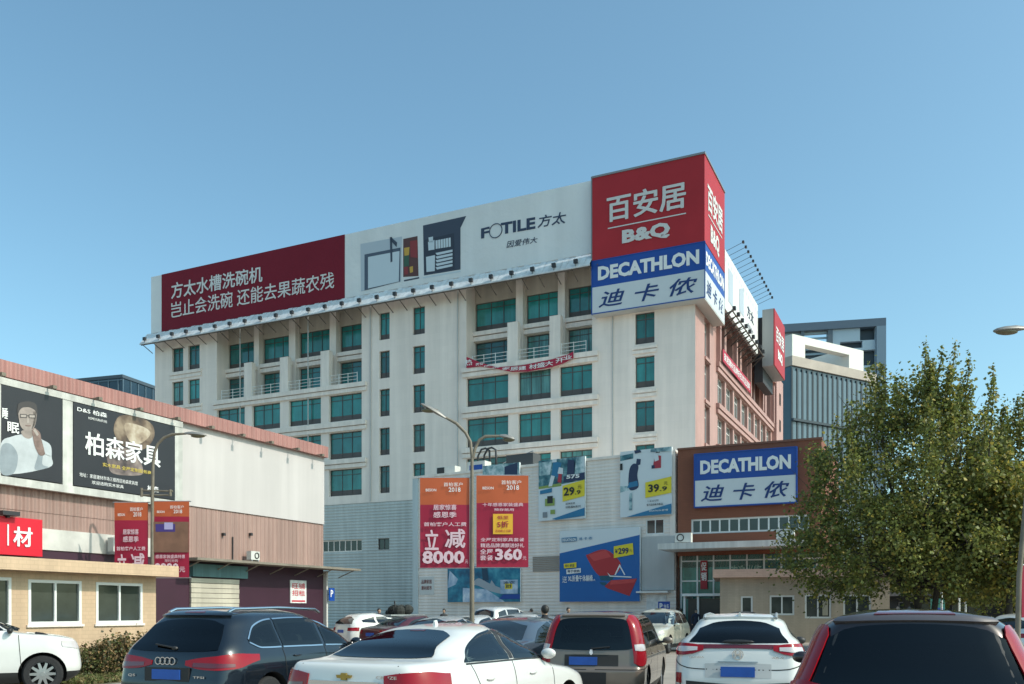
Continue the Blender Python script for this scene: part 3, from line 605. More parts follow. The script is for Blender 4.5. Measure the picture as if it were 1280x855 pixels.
MB().text('百安居', .8, 5.8, 2.6, 4.1, -2.53, .03, th=0).text('B&Q', 2.0, 4.8, 1.0, 2.1, -2.53, .05, th=0).build('lettering', M_wh, ES)
MB().box(.4, 6.2, -1.34, -.55, -1.4, 4.9).build('support', mat('dark_support', (.04, .04, .045), .7), ES)
# sagging banner on the balcony
bx0, bx1 = T.X(583, -.34), T.X(717, -.34)
BN = on(T, 'banner', 'sagging red cloth banner with white characters hanging across the balcony rail', 'banner', bx0, -.34, 0)
ln = bx1-bx0; nn = 40; tp = []; bt = []
for i in range(nn+1):
    t = i/nn; u = 583+134*t; vt = np.interp(u, [583, 600, 620, 650, 690, 710, 717], [446, 453, 459, 457, 449, 443, 439]); vb = np.interp(u, [583, 600, 615, 640, 660, 690, 705, 717], [460, 458, 460, 465, 464.5, 459, 454, 447.5])
    tp.append(T.hit(u, vt, -.34)); bt.append(T.hit(u, vb, -.34))
b = MB(); rows = 5
for i in range(nn+1):
    for j in range(rows+1): f = j/rows; b.v.append((tp[i][0]-bx0, .05*math.sin(i*.9)*math.sin(f*3), tp[i][1]*(1-f)+bt[i][1]*f))
for i in range(nn):
    for j in range(rows): a = i*(rows+1)+j; b.f.append((a, a+1, a+rows+2, a+rows+1)); b.m.append(0)
b.build('cloth', mat('red_cloth', (.42, .02, .055), .7, noise=(2, .12)), BN, smooth=60)
t = MB(); gl_ = '热烈庆祝家居建材盛大开业'
for i, ch in enumerate(gl_):
    s = (i+.5)/len(gl_); k = int(s*nn); xx = tp[k][0]-bx0; zc = (tp[k][1]+bt[k][1])/2; hh = (tp[k][1]-bt[k][1])*.3; t.text(ch, xx-.36, xx+.36, zc-hh, zc+hh, -.09, .03, th=0)
t.build('lettering', M_wh, BN)
SB = on(Fr(13.97, 68, rz2), 'banner', 'long red banner with white characters on the sunny pink side wall', 'banner', 7.5, -.5, 22.45)
MB().box(0, 12.3, 0, .03, 0, 1.05).build('cloth', mat('red_cloth', (.42, .02, .055), .7, noise=(2, .12)), SB); MB().text('家居建材品牌折扣欢迎选购', .4, 11.9, .2, .85, -.01, .02, th=0).build('lettering', M_wh, SB)

# ================================================================ sports posters on the annex
M_cy = mat('poster_teal', (.05, .16, .19), .5, ramp=(1.3, [(.33, (.012, .03, .06)), (.45, (.03, .13, .17)), (.55, (.10, .24, .27)), (.66, (.42, .52, .55))])); M_pale = mat('poster_white', (.66, .70, .72), .5); M_pb = mat('poster_blue', (.02, .17, .33), .45, noise=(1, .1)); M_green = mat('poster_green', (.25, .33, .08), .5)
M_nv = mat('poster_navy', (.02, .035, .09), .5); M_gr = mat('poster_grey', (.22, .24, .26), .5); M_pr = mat('poster_red', (.42, .03, .05), .5); M_skin = mat('poster_skin', (.45, .27, .18), .6); M_ptl = mat('poster_pale_teal', (.30, .45, .47), .5, ramp=(1.6, [(.35, (.06, .15, .2)), (.5, (.30, .45, .47)), (.62, (.6, .68, .7))]))
PM = [M_pale, M_cy, M_pb, M_yel, M_green, M_nv, M_gr, M_pr, M_ptl, M_black]
def poster(name, label, x0, z0, w_, h_, y=-.22, depth=.14): 
    t = on(P, name, label, 'poster', x0, y, z0, 'sports posters on the annex'); MB().box(0, w_, 0, depth, 0, h_).build('board', M_pale, t); return t
def art(t, w_, h_, items, mats=PM, name='picture', soft=()):
    b = MB()
    for k, (m, pts) in enumerate(items):
        if len(pts) >= 6 or m in soft: pts = rounded([(x, q, 0) for x, q in pts])
        b.poly([(p[0]*w_, -.006-.0035*k, p[1]*h_) for p in pts], m)
    return b.build(name, mats, t, recalc=False)
pw, ph = 3.48, 4.0
t = poster('sports_poster', 'white and teal footballer poster priced 29.9, left of the two tall posters', 10.81, 7.55, pw, ph)
art(t, pw, ph, [(1, [(0, .54), (1, .62), (1, 1), (0, 1)]), (4, [(0, .53), (.5, .55), (.5, .60), (0, .57)]), (0, [(0, 0), (1, 0), (1, .6), (0, .5)]), (8, [(.02, .75), (.25, .75), (.3, .97), (.02, .97)]), (2, [(.28, .72), (.45, .70), (.5, .93), (.33, .97)]), (0, [(.3, .95), (.4, .95), (.4, 1.0), (.3, 1.0)]),
    (0, [(.22, .56), (.3, .56), (.36, .72), (.28, .74)]), (7, [(.42, .62), (.5, .6), (.52, .8), (.45, .8)]), (0, [(.42, .76), (.54, .74), (.54, .84), (.45, .86)]), (8, [(.78, .65), (1, .68), (1, 1), (.82, 1)]), (5, [(.62, .68), (.78, .70), (.78, .95), (.64, .97)]), (5, [(.55, .60), (1, .63), (1, .74), (.55, .70)]),
    (3, [(.53, .29), (1, .36), (1, .62), (.53, .55)]), (2, [(.04, .44), (.3, .46), (.3, .53), (.04, .50)]), (2, [(.4, 0), (1, .04), (1, .17), (.3, .02)]), (4, [(.15, .24), (.36, .24), (.36, .36), (.15, .36)]), (9, [(.2, .28), (.32, .28), (.32, .4), (.2, .4)]), (6, [(.1, .05), (.2, .05), (.2, .14), (.1, .14)]), (4, [(.27, .1), (.37, .1), (.37, .17), (.27, .17)])])
l = MB().text('29', .56*pw, .79*pw, .38*ph, .52*ph, -.09, .03, th=0).text('.9', .80*pw, .92*pw, .39*ph, .46*ph, -.09, .02, th=0).text('元', .86*pw, .94*pw, .48*ph, .54*ph, -.09, .0, th=0).text('运动足球', .6*pw, .8*pw, .235*ph, .27*ph, -.09, .01, th=0).text('训练器材系列', .6*pw, .92*pw, .175*ph, .215*ph, -.09, .01, th=0); l.build('lettering', M_black, t)
MB().text('575', .62*pw, .9*pw, .655*ph, .72*ph, -.09, .04, th=0).build('lettering', M_wh, t)
pw, ph = 3.45, 4.12
t = poster('sports_poster', 'white poster of a kneeling dark figure priced 39.9, right of the two tall posters', 16.79, 7.45, pw, ph)
art(t, pw, ph, [(8, [(0, .38), (.3, .42), (.3, .46), (0, .48)]), (1, [(0, .86), (.26, .88), (.26, .96), (0, .94)]), (5, [(.18, .42), (.36, .44), (.34, .62), (.36, .76), (.26, .80), (.18, .7)]), (5, [(.31, .76), (.40, .78), (.41, .86), (.33, .87)]), (2, [(.14, .44), (.36, .46), (.34, .54), (.18, .52)]), (7, [(.64, .70), (.8, .70), (.8, .88), (.68, .9)]), (9, [(.7, .93), (.78, .93), (.78, 1.0), (.7, 1.0)]), (0, [(.68, .80), (.76, .82), (.74, .92), (.66, .92)]), (5, [(.62, .70), (.68, .70), (.68, .75), (.62, .75)]), (5, [(.3, .95), (.42, .96), (.40, 1), (.28, 1)]), (9, [(0, .72), (.05, .72), (.05, .82), (0, .82)]), (8, [(.6, .95), (1, .93), (1, 1), (.6, 1)]),
    (3, [(.5, .27), (1, .32), (1, .56), (.5, .5)]), (8, [(.18, .1), (.24, .1), (.24, .36), (.19, .36)]), (2, [(.2, 0), (1, .01), (1, .16), (.12, 0)])])
MB().text('39', .56*pw, .77*pw, .345*ph, .465*ph, -.075, .03, th=0).text('.9', .78*pw, .92*pw, .355*ph, .42*ph, -.075, .02, th=0).text('元', .86*pw, .93*pw, .44*ph, .49*ph, -.075, 0, th=0).text('儿童运动鞋', .54*pw, .76*pw, .205*ph, .235*ph, -.075, 0, th=0).text('室内运动系列新品', .53*pw, .84*pw, .145*ph, .18*ph, -.075, .01, th=0).build('lettering', M_black, t)
MB().text('DECATHLON 迪卡侬', .58*pw, .94*pw, .055*ph, .085*ph, -.075, .02, th=0).build('lettering', M_wh, t)
pw, ph = 3.0, 4.0
t = poster('sports_poster', 'dark sports poster mostly hidden behind the red lamp post banners', 6.3, 7.6, pw, ph)
art(t, pw, ph, [(8, [(0, .5), (1, .55), (1, 1), (0, 1)]), (5, [(.6, .7), (.95, .7), (.95, 1), (.6, .95)]), (1, [(0, .5), (.5, .5), (.5, .8), (0, .7)])])
pw, ph = 5.7, 4.62
t = poster('folding_chair_poster', 'big blue poster of a red folding chair priced 299, lowest on the annex wall', 12.46, 2.18, pw, ph, -.3, .2)
q = lambda *p: [((a-130)/608, 1-(b-(145-(a-130)/608*15))/(540+(a-130)/608*15)) for a, b in p]
M_sea = mat('poster_sea_blue', (.008, .12, .38), .45, noise=(.25, .12)); M_chair = mat('poster_chair_red', (.42, .03, .035), .6)
art(t, pw, ph, [(0, q((130, 315), (738, 190), (738, 685), (130, 685))), (1, q((345, 350), (360, 325), (490, 295), (600, 400), (560, 480), (440, 490))), (2, q((355, 330), (490, 297), (530, 350), (400, 380))), (3, q((440, 490), (560, 488), (530, 530), (450, 525))), (3, q((440, 540), (490, 540), (510, 570), (460, 560))), (1, q((480, 570), (530, 525), (720, 515), (665, 645), (500, 585))), (2, q((530, 528), (715, 518), (700, 545), (520, 560))), (4, q((555, 485), (592, 405), (600, 415), (563, 488))), (4, q((592, 405), (635, 485), (627, 488), (588, 415))), (4, q((500, 465), (525, 490), (680, 500), (680, 508), (520, 498))),
    (5, q((550, 272), (690, 250), (695, 335), (550, 360))), (5, q((165, 395), (265, 385), (265, 425), (168, 430))), (6, q((185, 440), (300, 430), (300, 465), (188, 475))), (7, q((148, 198), (268, 193), (268, 225), (150, 232)))], [M_sea, M_chair, mat('poster_chair_light', (.55, .06, .06), .6), mat('poster_deep_teal', (.01, .09, .14), .5), M_wh, M_yel, M_wh, M_pb])
def ct(mb, body, a0, b0, a1, b1, **k): (xa, za), (xb, zb) = q((a0, b0), (a1, b1)); mb.text(body, xa*pw, xb*pw, zb*ph, za*ph, -.065, th=0, **k)
l = MB(); ct(l, 'DECATHLON', 155, 203, 262, 223, bold=.03); ct(l, 'XL折叠午休躺椅', 200, 485, 392, 530, bold=.02); ct(l, '送', 155, 490, 192, 540, bold=0); ct(l, '户外舒适', 330, 515, 412, 528, bold=0); l.build('lettering', M_wh, t)
l = MB(); ct(l, '299', 585, 285, 660, 330, bold=.03); ct(l, '¥', 560, 292, 580, 325, bold=.02); ct(l, '元', 666, 295, 684, 315, bold=0); ct(l, '轻便舒适', 178, 400, 250, 420, bold=.01); ct(l, '易于收纳', 195, 442, 290, 462, bold=.02); l.build('lettering', mat('ink_dark_blue', (.01, .03, .1), .5), t)
l = MB(); ct(l, '迪 卡 侬', 285, 196, 388, 218, bold=.01); l.build('lettering', M_pb, t)
t = poster('swimming_poster', 'blue swimming poster at ground level behind the middle lamp post', 3.25, 2.2, 6.1, 2.5, -.2, .12)
art(t, 6.1, 2.5, [(0, [(0, 0), (1, 0), (1, 1), (0, 1)]), (1, [(0, .4), (.12, .5), (.15, .65), (.03, .9)]), (1, [(.22, 0), (.8, 0), (.55, .35), (.22, .4)]), (2, [(.36, .5), (.44, .45), (.6, .3), (.78, .22), (.8, .32), (.6, .5), (.44, .66)]), (3, [(.5, .6), (.58, .6), (.56, 1), (.48, 1)]), (2, [(.6, .5), (.66, .35), (.68, .42), (.62, .6)]), (1, [(.74, .22), (.97, .22), (.97, .6), (.74, .6)]), (4, [(.8, .35), (.9, .35), (.9, .5), (.8, .5)]), (5, [(.72, .08), (1, .08), (1, .2), (.78, .2)])], [mat('poster_pool', (.01, .17, .27), .4, ramp=(.8, [(.35, (.006, .07, .15)), (.5, (.01, .17, .28)), (.65, (.06, .32, .42))])), mat('poster_foam', (.45, .55, .66), .5, ramp=(1.2, [(.35, (.2, .34, .5)), (.55, (.45, .55, .68)), (.7, (.7, .76, .82))])), mat('poster_pale_skin', (.34, .38, .42), .6), mat('poster_shadow_blue', (.01, .05, .10), .5), M_yel, M_blue])
MB().text('泳衣', 4.75, 5.7, 1.2, 1.42, -.05, .01, th=0).text('39.9', 4.95, 5.4, .92, 1.18, -.05, .03, th=0).build('lettering', M_navy, t)

# annex roof kit
RK = on(P, 'duct_pipe', 'pair of black looped duct pipes standing on the annex roof', 'duct', 5.0, 2.0, 11.3)
dk = MB()
for dx in (0, .55): dk.tube([(dx-.7, 0, 0), (dx-.65, 0, 1.5), (dx-.35, 0, 1.95), (dx, 0, 2.0), (dx+.35, 0, 1.8), (dx+.4, 0, .6), (dx+.4, .4, 0)], .075, 10)
dk.build('pipe', M_dark, RK, smooth=50)
a = on(P, 'condenser_unit', 'dark and pale condenser unit on the annex roof edge left of the duct pipes', 'air conditioner', 1.3, 1.0, 11.3)
MB().box(0, 1.7, 0, .7, .08, .8).build('casing', M_ac, a); MB().box(.1, .75, -.03, -.003, .15, .75).build('fan_grille', M_blk, a)
a = on(P, 'cooling_unit', 'white cooling cabinet on the annex roof beside the duct pipes', 'air conditioner', 4.4, .6, 11.3)
MB().box(0, 1.5, 0, .8, 0, .85).build('casing', M_ac, a); MB().box(.2, 1.3, -.02, -.003, .2, .6).build('panel', M_blue, a)
a = on(P, 'cooling_unit', 'dark cooling cabinet on the annex roof right of the lamp post', 'air conditioner', 7.3, 1.2, 11.3)
MB().box(0, 2.2, 0, 1, 0, 1.15).build('casing', mat('dark_casing', (.05, .055, .06), .6), a); MB().tube([(-1.0, .3, .1), (-.4, .3, .7), (.4, .2, .9), (2.1, .2, 1.3)], .03, 6).build('pipe', M_gal, a)

# ================================================================ warehouse billboards and sign
bb = on(W, 'billboard', 'black billboard with large white furniture lettering on the warehouse wall', 'billboard', -14.69, -.32, 6.06, 'billboards on the warehouse')
bw_, bh_ = 4.66, 2.94
MB().box(0, bw_, 0, .15, 0, bh_).build('board', mat('charcoal_vinyl', (.022, .022, .027), .45, noise=(.6, .15)), bb)
z5 = lambda a, b: ((a-360)/545, 1-(b-(265+(a-360)/545*140))/(450-(a-360)/545*65))
def wp(pts, k, W_=bw_, H_=bh_): return [(z5(a, b)[0]*W_, -.006-.003*k, z5(a, b)[1]*H_) for a, b in pts]
pm = MB(); pm.poly(rounded(wp([(590, 340), (690, 345), (770, 390), (780, 460), (720, 520), (610, 500), (560, 420)], 0)), 0).poly(rounded(wp([(620, 380), (720, 400), (760, 440), (700, 490), (640, 470)], 1)), 1).poly(rounded(wp([(530, 520), (620, 510), (690, 560), (720, 640), (680, 660), (560, 650), (530, 600)], 0)), 2)
pm.build('picture', [mat('print_brown', (.12, .075, .05), .6, ramp=(1.1, [(.35, (.03, .025, .025)), (.5, (.12, .08, .055)), (.66, (.3, .23, .16))])), mat('print_cream', (.40, .31, .21), .6, ramp=(1.4, [(.35, (.16, .11, .08)), (.5, (.36, .28, .2)), (.66, (.55, .48, .38))])), mat('print_mauve', (.20, .15, .13), .6, ramp=(1.2, [(.35, (.05, .04, .04)), (.5, (.17, .13, .12)), (.66, (.33, .27, .24))]))], bb)
l = MB()
def wt(mb, body, a0, b0, a1, b1, W_=bw_, H_=bh_, **k):
    xa, za = z5(a0, b0); xb, zb = z5(a1, b1); mb.text(body, xa*W_, xb*W_, min(za, zb)*H_, max(za, zb)*H_, -.02, th=.008, **k)
l.text('柏森家具', .10*bw_, .84*bw_, .40*bh_, .68*bh_, -.02, .02, th=.008); l.text('D&S 柏森', .03*bw_, .30*bw_, .90*bh_, .96*bh_, -.02, .015, th=0).text('HOME FURNITURE', .13*bw_, .30*bw_, .835*bh_, .865*bh_, -.02, 0, th=0)
l.text('地址：家居建材市场三楼西区柏森家具馆', .05*bw_, .60*bw_, .115*bh_, .165*bh_, -.02, 0, th=0).text('欢迎选购实木家具', .16*bw_, .46*bw_, .045*bh_, .09*bh_, -.02, 0, th=0).text('柏森', .70*bw_, .82*bw_, .06*bh_, .14*bh_, -.02, .02, th=0)
l.build('lettering', M_wh, bb); MB().text('实木家具 全屋定制服务商', .26*bw_, .74*bw_, .285*bh_, .335*bh_, -.02, .01, th=0).build('lettering', mat('gold_letters', (.55, .42, .08), .5), bb)
b2 = on(W, 'billboard', 'black billboard of a man in glasses and white shirt at the left edge', 'billboard', -17.4, -.32, 6.06, 'billboards on the warehouse')
W2, H2 = 2.25, 2.96
MB().box(0, W2, 0, .15, 0, H2).build('board', mat('charcoal_vinyl', (.022, .022, .027), .45, noise=(.6, .15)), b2)
U = lambda pts, k: [(.17+(a/297)*2.05, -.006-.003*k, (1-(b-(195+a/297*55))/(470-a/297*18))*H2) for a, b in pts]
mm = MB(); mm.p0 = mm.poly; mm.poly = lambda p, m=0: mm.p0(rounded(p) if len(p) > 4 else p, m); M_shirt = mat('portrait_shirt', (.45, .48, .50), .6, noise=(2, .15)); M_face = mat('portrait_face', (.30, .25, .225), .6, noise=(3, .3)); M_fd = mat('portrait_dark', (.05, .045, .045), .6); M_hand = mat('portrait_hand', (.22, .15, .13), .6, noise=(5, .35))
mm.poly(U([(-25, 500), (30, 462), (85, 448), (130, 445), (185, 470), (235, 500), (242, 560), (225, 620), (-25, 655)], 0), 0)
mm.poly(U([(80, 430), (130, 425), (135, 460), (110, 470), (85, 455)], 1), 1); mm.poly(U([(62, 330), (75, 310), (140, 305), (158, 330), (158, 365), (150, 400), (132, 428), (112, 436), (90, 425), (70, 395)], 2), 1)
mm.poly(U([(58, 350), (60, 295), (85, 278), (130, 275), (158, 292), (162, 345), (150, 320), (120, 305), (85, 308), (68, 325)], 3), 2)
for a, b in (((70, 342), (106, 362)), ((116, 342), (152, 362))):
    pts = [(a[0], a[1]), (b[0], a[1]), (b[0], b[1]), (a[0], b[1])]; mm.poly(U(pts, 4), 2); mm.poly(U([(a[0]+4, a[1]+4), (b[0]-4, a[1]+4), (b[0]-4, b[1]-4), (a[0]+4, b[1]-4)], 5), 3)
mm.poly(U([(140, 330), (152, 325), (157, 345), (152, 385), (140, 412), (132, 420), (140, 390), (144, 360)], 2), 5); mm.poly(U([(-25, 520), (20, 500), (60, 560), (40, 652), (-25, 654)], 1), 6); mm.poly(U([(180, 480), (200, 520), (190, 600), (225, 618), (150, 632), (165, 560)], 1), 6)
mm.poly(U([(106, 348), (116, 348), (116, 352), (106, 352)], 4), 2); mm.poly(U([(98, 398), (128, 398), (126, 405), (100, 405)], 4), 4); mm.poly(U([(108, 362), (116, 362), (120, 388), (106, 388)], 4), 3)
mm.poly(U([(140, 470), (135, 430), (145, 412), (160, 420), (178, 440), (186, 480), (205, 545), (175, 555), (150, 510)], 4), 4); mm.poly(U([(140, 425), (150, 415), (170, 445), (160, 455)], 5), 3); mm.poly(U([(185, 470), (235, 505), (238, 560), (205, 548)], 5), 0)
mm.build('portrait', [M_shirt, M_face, M_fd, mat('portrait_light', (.36, .31, .28), .6), M_hand, mat('portrait_face_dark', (.13, .11, .10), .6, noise=(3, .3)), mat('portrait_shirt_grey', (.25, .29, .32), .6, noise=(2, .2))], b2)
MB().text('眠', .20, .62, 1.42, 1.78, -.03, .02, th=0).text('睡', .02, .22, 1.85, 2.2, -.03, .02, th=0).build('lettering', M_wh, b2)
rx0, rx1 = -19.4, W.X(53, -.25)
RS = on(W, 'wall_sign', 'bright red sign with large white building materials lettering on the brown wall', 'sign', rx0, -.25, 3.46)
rw, rh = rx1-rx0, 1.26
MB().box(0, rw, 0, .2, 0, rh).build('board', mat('scarlet_board', (.62, .012, .03), .4, noise=(.5, .05)), RS)
gx0, gx1 = W.X(16, -.25)-rx0, W.X(40, -.25)-rx0; px = W.X(9.5, -.25)-rx0
MB().text('材', gx0, gx1, .3, .95, -.03, .03, th=.02).text('品', gx0-1.35, gx0-.55, .3, .95, -.03, .03, th=.02).box(px-.025, px+.025, -.03, -.005, .3, 1.0).build('lettering', M_wh, RS)
MB().box(rw-1.6, rw-1.0, -.25, .1, rh+.02, rh+.16).box(rw-1.35, rw-1.25, -.1, .1, rh-.05, rh+.02).build('lamp', M_dark, RS)

# ================================================================ lamp posts and their banners
def banner(label, lx, y, z0, w_, h_, top, items, rz=0.):
    t = thing('promotional_banner', label, 'banner', (lx, y, z0), rz, 'promotional banners on lamp posts'); n = 10; b = MB()
    for i in range(n+1):
        for j in range(n+1): a, c = i/n, j/n; b.v.append((a*w_, .025*math.sin(a*5+c*3)*(1-abs(2*c-1)), c*h_))
    for i in range(n):
        for j in range(n): k = i*(n+1)+j; b.f.append((k, k+n+1, k+n+2, k+1)); b.m.append(1 if (j+.5)/n > top else 0)
    b.build('cloth', [M_crim, M_orange], t, smooth=60)
    for zz in (h_, 0): MB().tube([(-.06, .02, zz), (w_+.06, .02, zz)], .022, 8).build('rod', M_gal, t)
    for m, rows in items:
        l = MB()
        for r in rows:
            if r[0] == '#': l.box(r[1]*w_, r[2]*w_, -.036-.004*(r[5] if len(r) > 5 else 0), -.034-.004*(r[5] if len(r) > 5 else 0), r[3]*h_, r[4]*h_)
            else: l.text(r[0], r[1]*w_, r[2]*w_, r[3]*h_, r[4]*h_, -.05, r[5] if len(r) > 5 else .01, th=0)
        l.build('lettering' if rows[0][0] != '#' else 'printed_patch', m, t)
    return t
M_pk = mat('pink_print', (.72, .50, .55), .6); M_gold = mat('gold_print', (.80, .42, .03), .55)
HEAD = [(M_wh, [('BESON', .12, .33, .80+.045, .875), ('首柏客户', .48, .86, .90, .945, .0), ('2018', .58, .82, .84, .89)])]
PROMO = HEAD+[(M_pk, [('居家惊喜', .27, .74, .64, .70, .03), ('感恩季', .27, .74, .555, .62, .03), ('首柏客户人工费', .08, .94, .46, .505, .03), ('立', .10, .38, .20, .42, .03), ('减', .50, .92, .22, .43, .03), ('8000', .05, .90, .045, .19, .035), ('元', .91, .97, .05, .09, 0)])]
HALF = HEAD+[(M_pk, [('十年感恩家装盛典', .12, .90, .66, .70, .01), ('预存抵用', .34, .72, .61, .64, .01), ('全屋定制家具套餐', .08, .92, .28, .32, .01), ('精选品牌满额送好礼', .08, .92, .215, .26, .02), ('全屋', .07, .32, .14, .20, .02), ('套餐', .07, .32, .075, .13, .02), ('360', .36, .88, .075, .205, .04), ('元', .89, .96, .08, .12, .0)]), (M_gold, [('#', .32, .70, .36, .58)]), (M_crim, [('低至', .40, .62, .52, .56, .01), ('5折', .40, .62, .43, .50, .03), ('活动截止日期', .36, .66, .38, .41, .0)])]
def lamp_post(name, label, pts, heads, base, r0, extra=None, rz=0):
    t = thing(name, label, 'street lamp', base, rz, 'street lamps in the car park')
    MB().tube(pts, r0, 12).build('pole', M_pole, t, smooth=50); MB().lathe([(.0, .03), (.16, .03), (.16, .0), (.12, .25), (.09, .28), (0, .28)], n=14).build('base', M_pole, t)
    for arm, hd in heads:
        ar = MB().tube(arm, [.05]*(len(arm)-1)+[.035], 10).build('arm', M_pole, t, smooth=50)
        p0, p1 = Vector(hd[0]), Vector(hd[1]); L = (p1-p0).length; b = MB(); d = (p1-p0)/L; side = Vector((0, 1, 0)); up = d.cross(side); up = up if up.z > 0 else -up
        prof = [(0, .04, .045), (.15, .07, .075), (.35, .13, .10), (.7, .15, .09), (.92, .11, .06), (1, .03, .03)]; ring = 10; vs = []
        for f, wy, wz in prof:
            for k in range(ring): a = 2*math.pi*k/ring; s = math.sin(a); vs.append(p0+d*(f*L)+side*(wy*math.cos(a))+up*(wz*s*(1 if s > 0 else .35)))
        fs = [(i*ring+k, i*ring+(k+1) % ring, (i+1)*ring+(k+1) % ring, (i+1)*ring+k) for i in range(len(prof)-1) for k in range(ring)]+[tuple(range(ring)), tuple(range((len(prof)-1)*ring, len(prof)*ring))]
        b.add(vs, fs); h = b.build('lamp_head', mat('lamp_grey', (.26, .25, .235), .45, .2, noise=(6, .15)), t, smooth=40)
        MB().ell(tuple(p0+d*(.62*L)-up*.035), (.27*L*abs(d.x)+.06, .115, .075), 12, 8).build('lens', M_lens, h, smooth=60)
    if extra: extra(t)
    return t
YM = 28.0; pxm = lambda u, v, Y: ((u-U0)/F*Y, EZ+(V0-v)*Y/F)
X0 = pxm(590, 763, YM)[0]; q_ = lambda u, v: (pxm(u, v, YM)[0]-X0, 0, pxm(u, v, YM)[1])
def brackets(z_list, l, r):
    def f(t):
        for z in z_list: MB().tube([(l, 0, z), (r, 0, z)], .018, 8).build('bracket', M_gal, t)
    return f
lamp_post('street_lamp', 'two-armed street lamp standing between the banners in front of the annex', [(0, 0, 0), (0, 0, 3), q_(590, 640), q_(590, 566)], [([q_(590, 570), q_(588, 552), q_(582, 541), q_(570, 529), q_(557, 522)], (q_(557, 523), q_(526, 505))), ([q_(591, 572), q_(594, 560), q_(599, 550), q_(607, 545.5), q_(627, 545)], (q_(624, 545), q_(644, 550)))], (X0, YM, 0), [.085, .07, .06, .05])
bh0, bh1 = q_(0, 710)[2], q_(0, 597)[2]
banner('crimson and orange promotional banner reading 8000, left side of the middle lamp post', X0+q_(525, 0)[0], YM, bh0, q_(587, 0)[0]-q_(525, 0)[0], bh1-bh0, .74, PROMO)
banner('crimson promotional banner with a yellow square reading 360, right side of the middle lamp post', X0+q_(595.5, 0)[0], YM, bh0+.02, q_(660.5, 0)[0]-q_(595.5, 0)[0], bh1-bh0+.05, .74, HALF)
YL = 31.5; XL = pxm(190.5, 763, YL)[0]; ql_ = lambda u, v: (pxm(u, v, YL)[0]-XL, 0, pxm(u, v, YL)[1])
def lx(t):
    c = MB().tube([ql_(176, 613), ql_(216, 614)], .03, 8).tube([ql_(178, 619), ql_(214, 619)], .03, 8); c.tube([ql_(213, 612), ql_(213, 620)], .05, 8).tube([ql_(177, 610), ql_(177, 621)], .05, 8).build('cross_bracket', M_pole, t)
lamp_post('street_lamp', 'single-arm street lamp with crossbar in front of the black furniture billboard', [(0, 0, 0), (0, 0, 3), ql_(190.5, 620), ql_(191.5, 575)], [([ql_(191.5, 580), ql_(193, 566), ql_(197, 555), ql_(205, 547), ql_(215, 543), ql_(233, 542)], (ql_(231, 542), ql_(258, 544.5)))], (XL, YL, 0), [.085, .07, .06, .05], lx)
bz0, bz1 = ql_(0, 722)[2], ql_(0, 628)[2]
banner('crimson promotional banner half hidden by the gatehouse roof, left side of the billboard lamp post', XL+ql_(143, 0)[0], YL, bz0-.5, ql_(185, 0)[0]-ql_(143, 0)[0], bz1-bz0+.5, .76, PROMO)
PICT = HEAD+[(mat('banner_brown', (.22, .11, .07), .6, noise=(2, .3)), [('#', 0, 1, .33, .73)]), (mat('banner_violet', (.06, .035, .20), .6), [('#', .08, .62, .60, .70, 1)]), (mat('banner_lilac', (.42, .38, .62), .6), [('#', .32, .56, .63, .72, 2)]), (M_pk, [('感恩家装盛典特惠', .08, .90, .25, .30, .01), ('限时抢购', .34, .70, .20, .24, 0), ('8990', .05, .72, .06, .19, .03), ('元', .74, .90, .07, .14, .02)])]
banner('red promotional banner with a brown bedroom picture, right side of the billboard lamp post', XL+ql_(191.5, 0)[0], YL, bz0, ql_(236.5, 0)[0]-ql_(191.5, 0)[0], bz1-bz0+.04, .75, PICT)
YR = 21.0; qr_ = lambda u, v: (pxm(u, v, YR)[0]-XR, 0, pxm(u, v, YR)[1]); XR = pxm(1271, 763, YR)[0]
lamp_post('street_lamp', 'leaning street lamp at the right edge above the dark crossover', [(0, 0, 0), qr_(1274, 720), qr_(1284, 610), qr_(1300, 440)], [([qr_(1300, 445), qr_(1299, 425), qr_(1292, 415), qr_(1282, 411)], (qr_(1284, 411), qr_(1242, 414)))], (XR, YR, 0), [.065, .06, .055, .05])
t = thing('promotional_banner', 'narrow red banner edge on the leaning lamp post at the right edge', 'banner', (XR+qr_(1277, 0)[0], YR, qr_(0, 772)[2]), 0, 'promotional banners on lamp posts')
MB().box(0, .95, -.012, .012, 0, qr_(0, 706)[2]-qr_(0, 772)[2]).build('cloth', M_crim, t); MB().tube([(-.03, 0, 1.24), (1, 0, 1.24)], .02, 8).build('rod', M_gal, t)
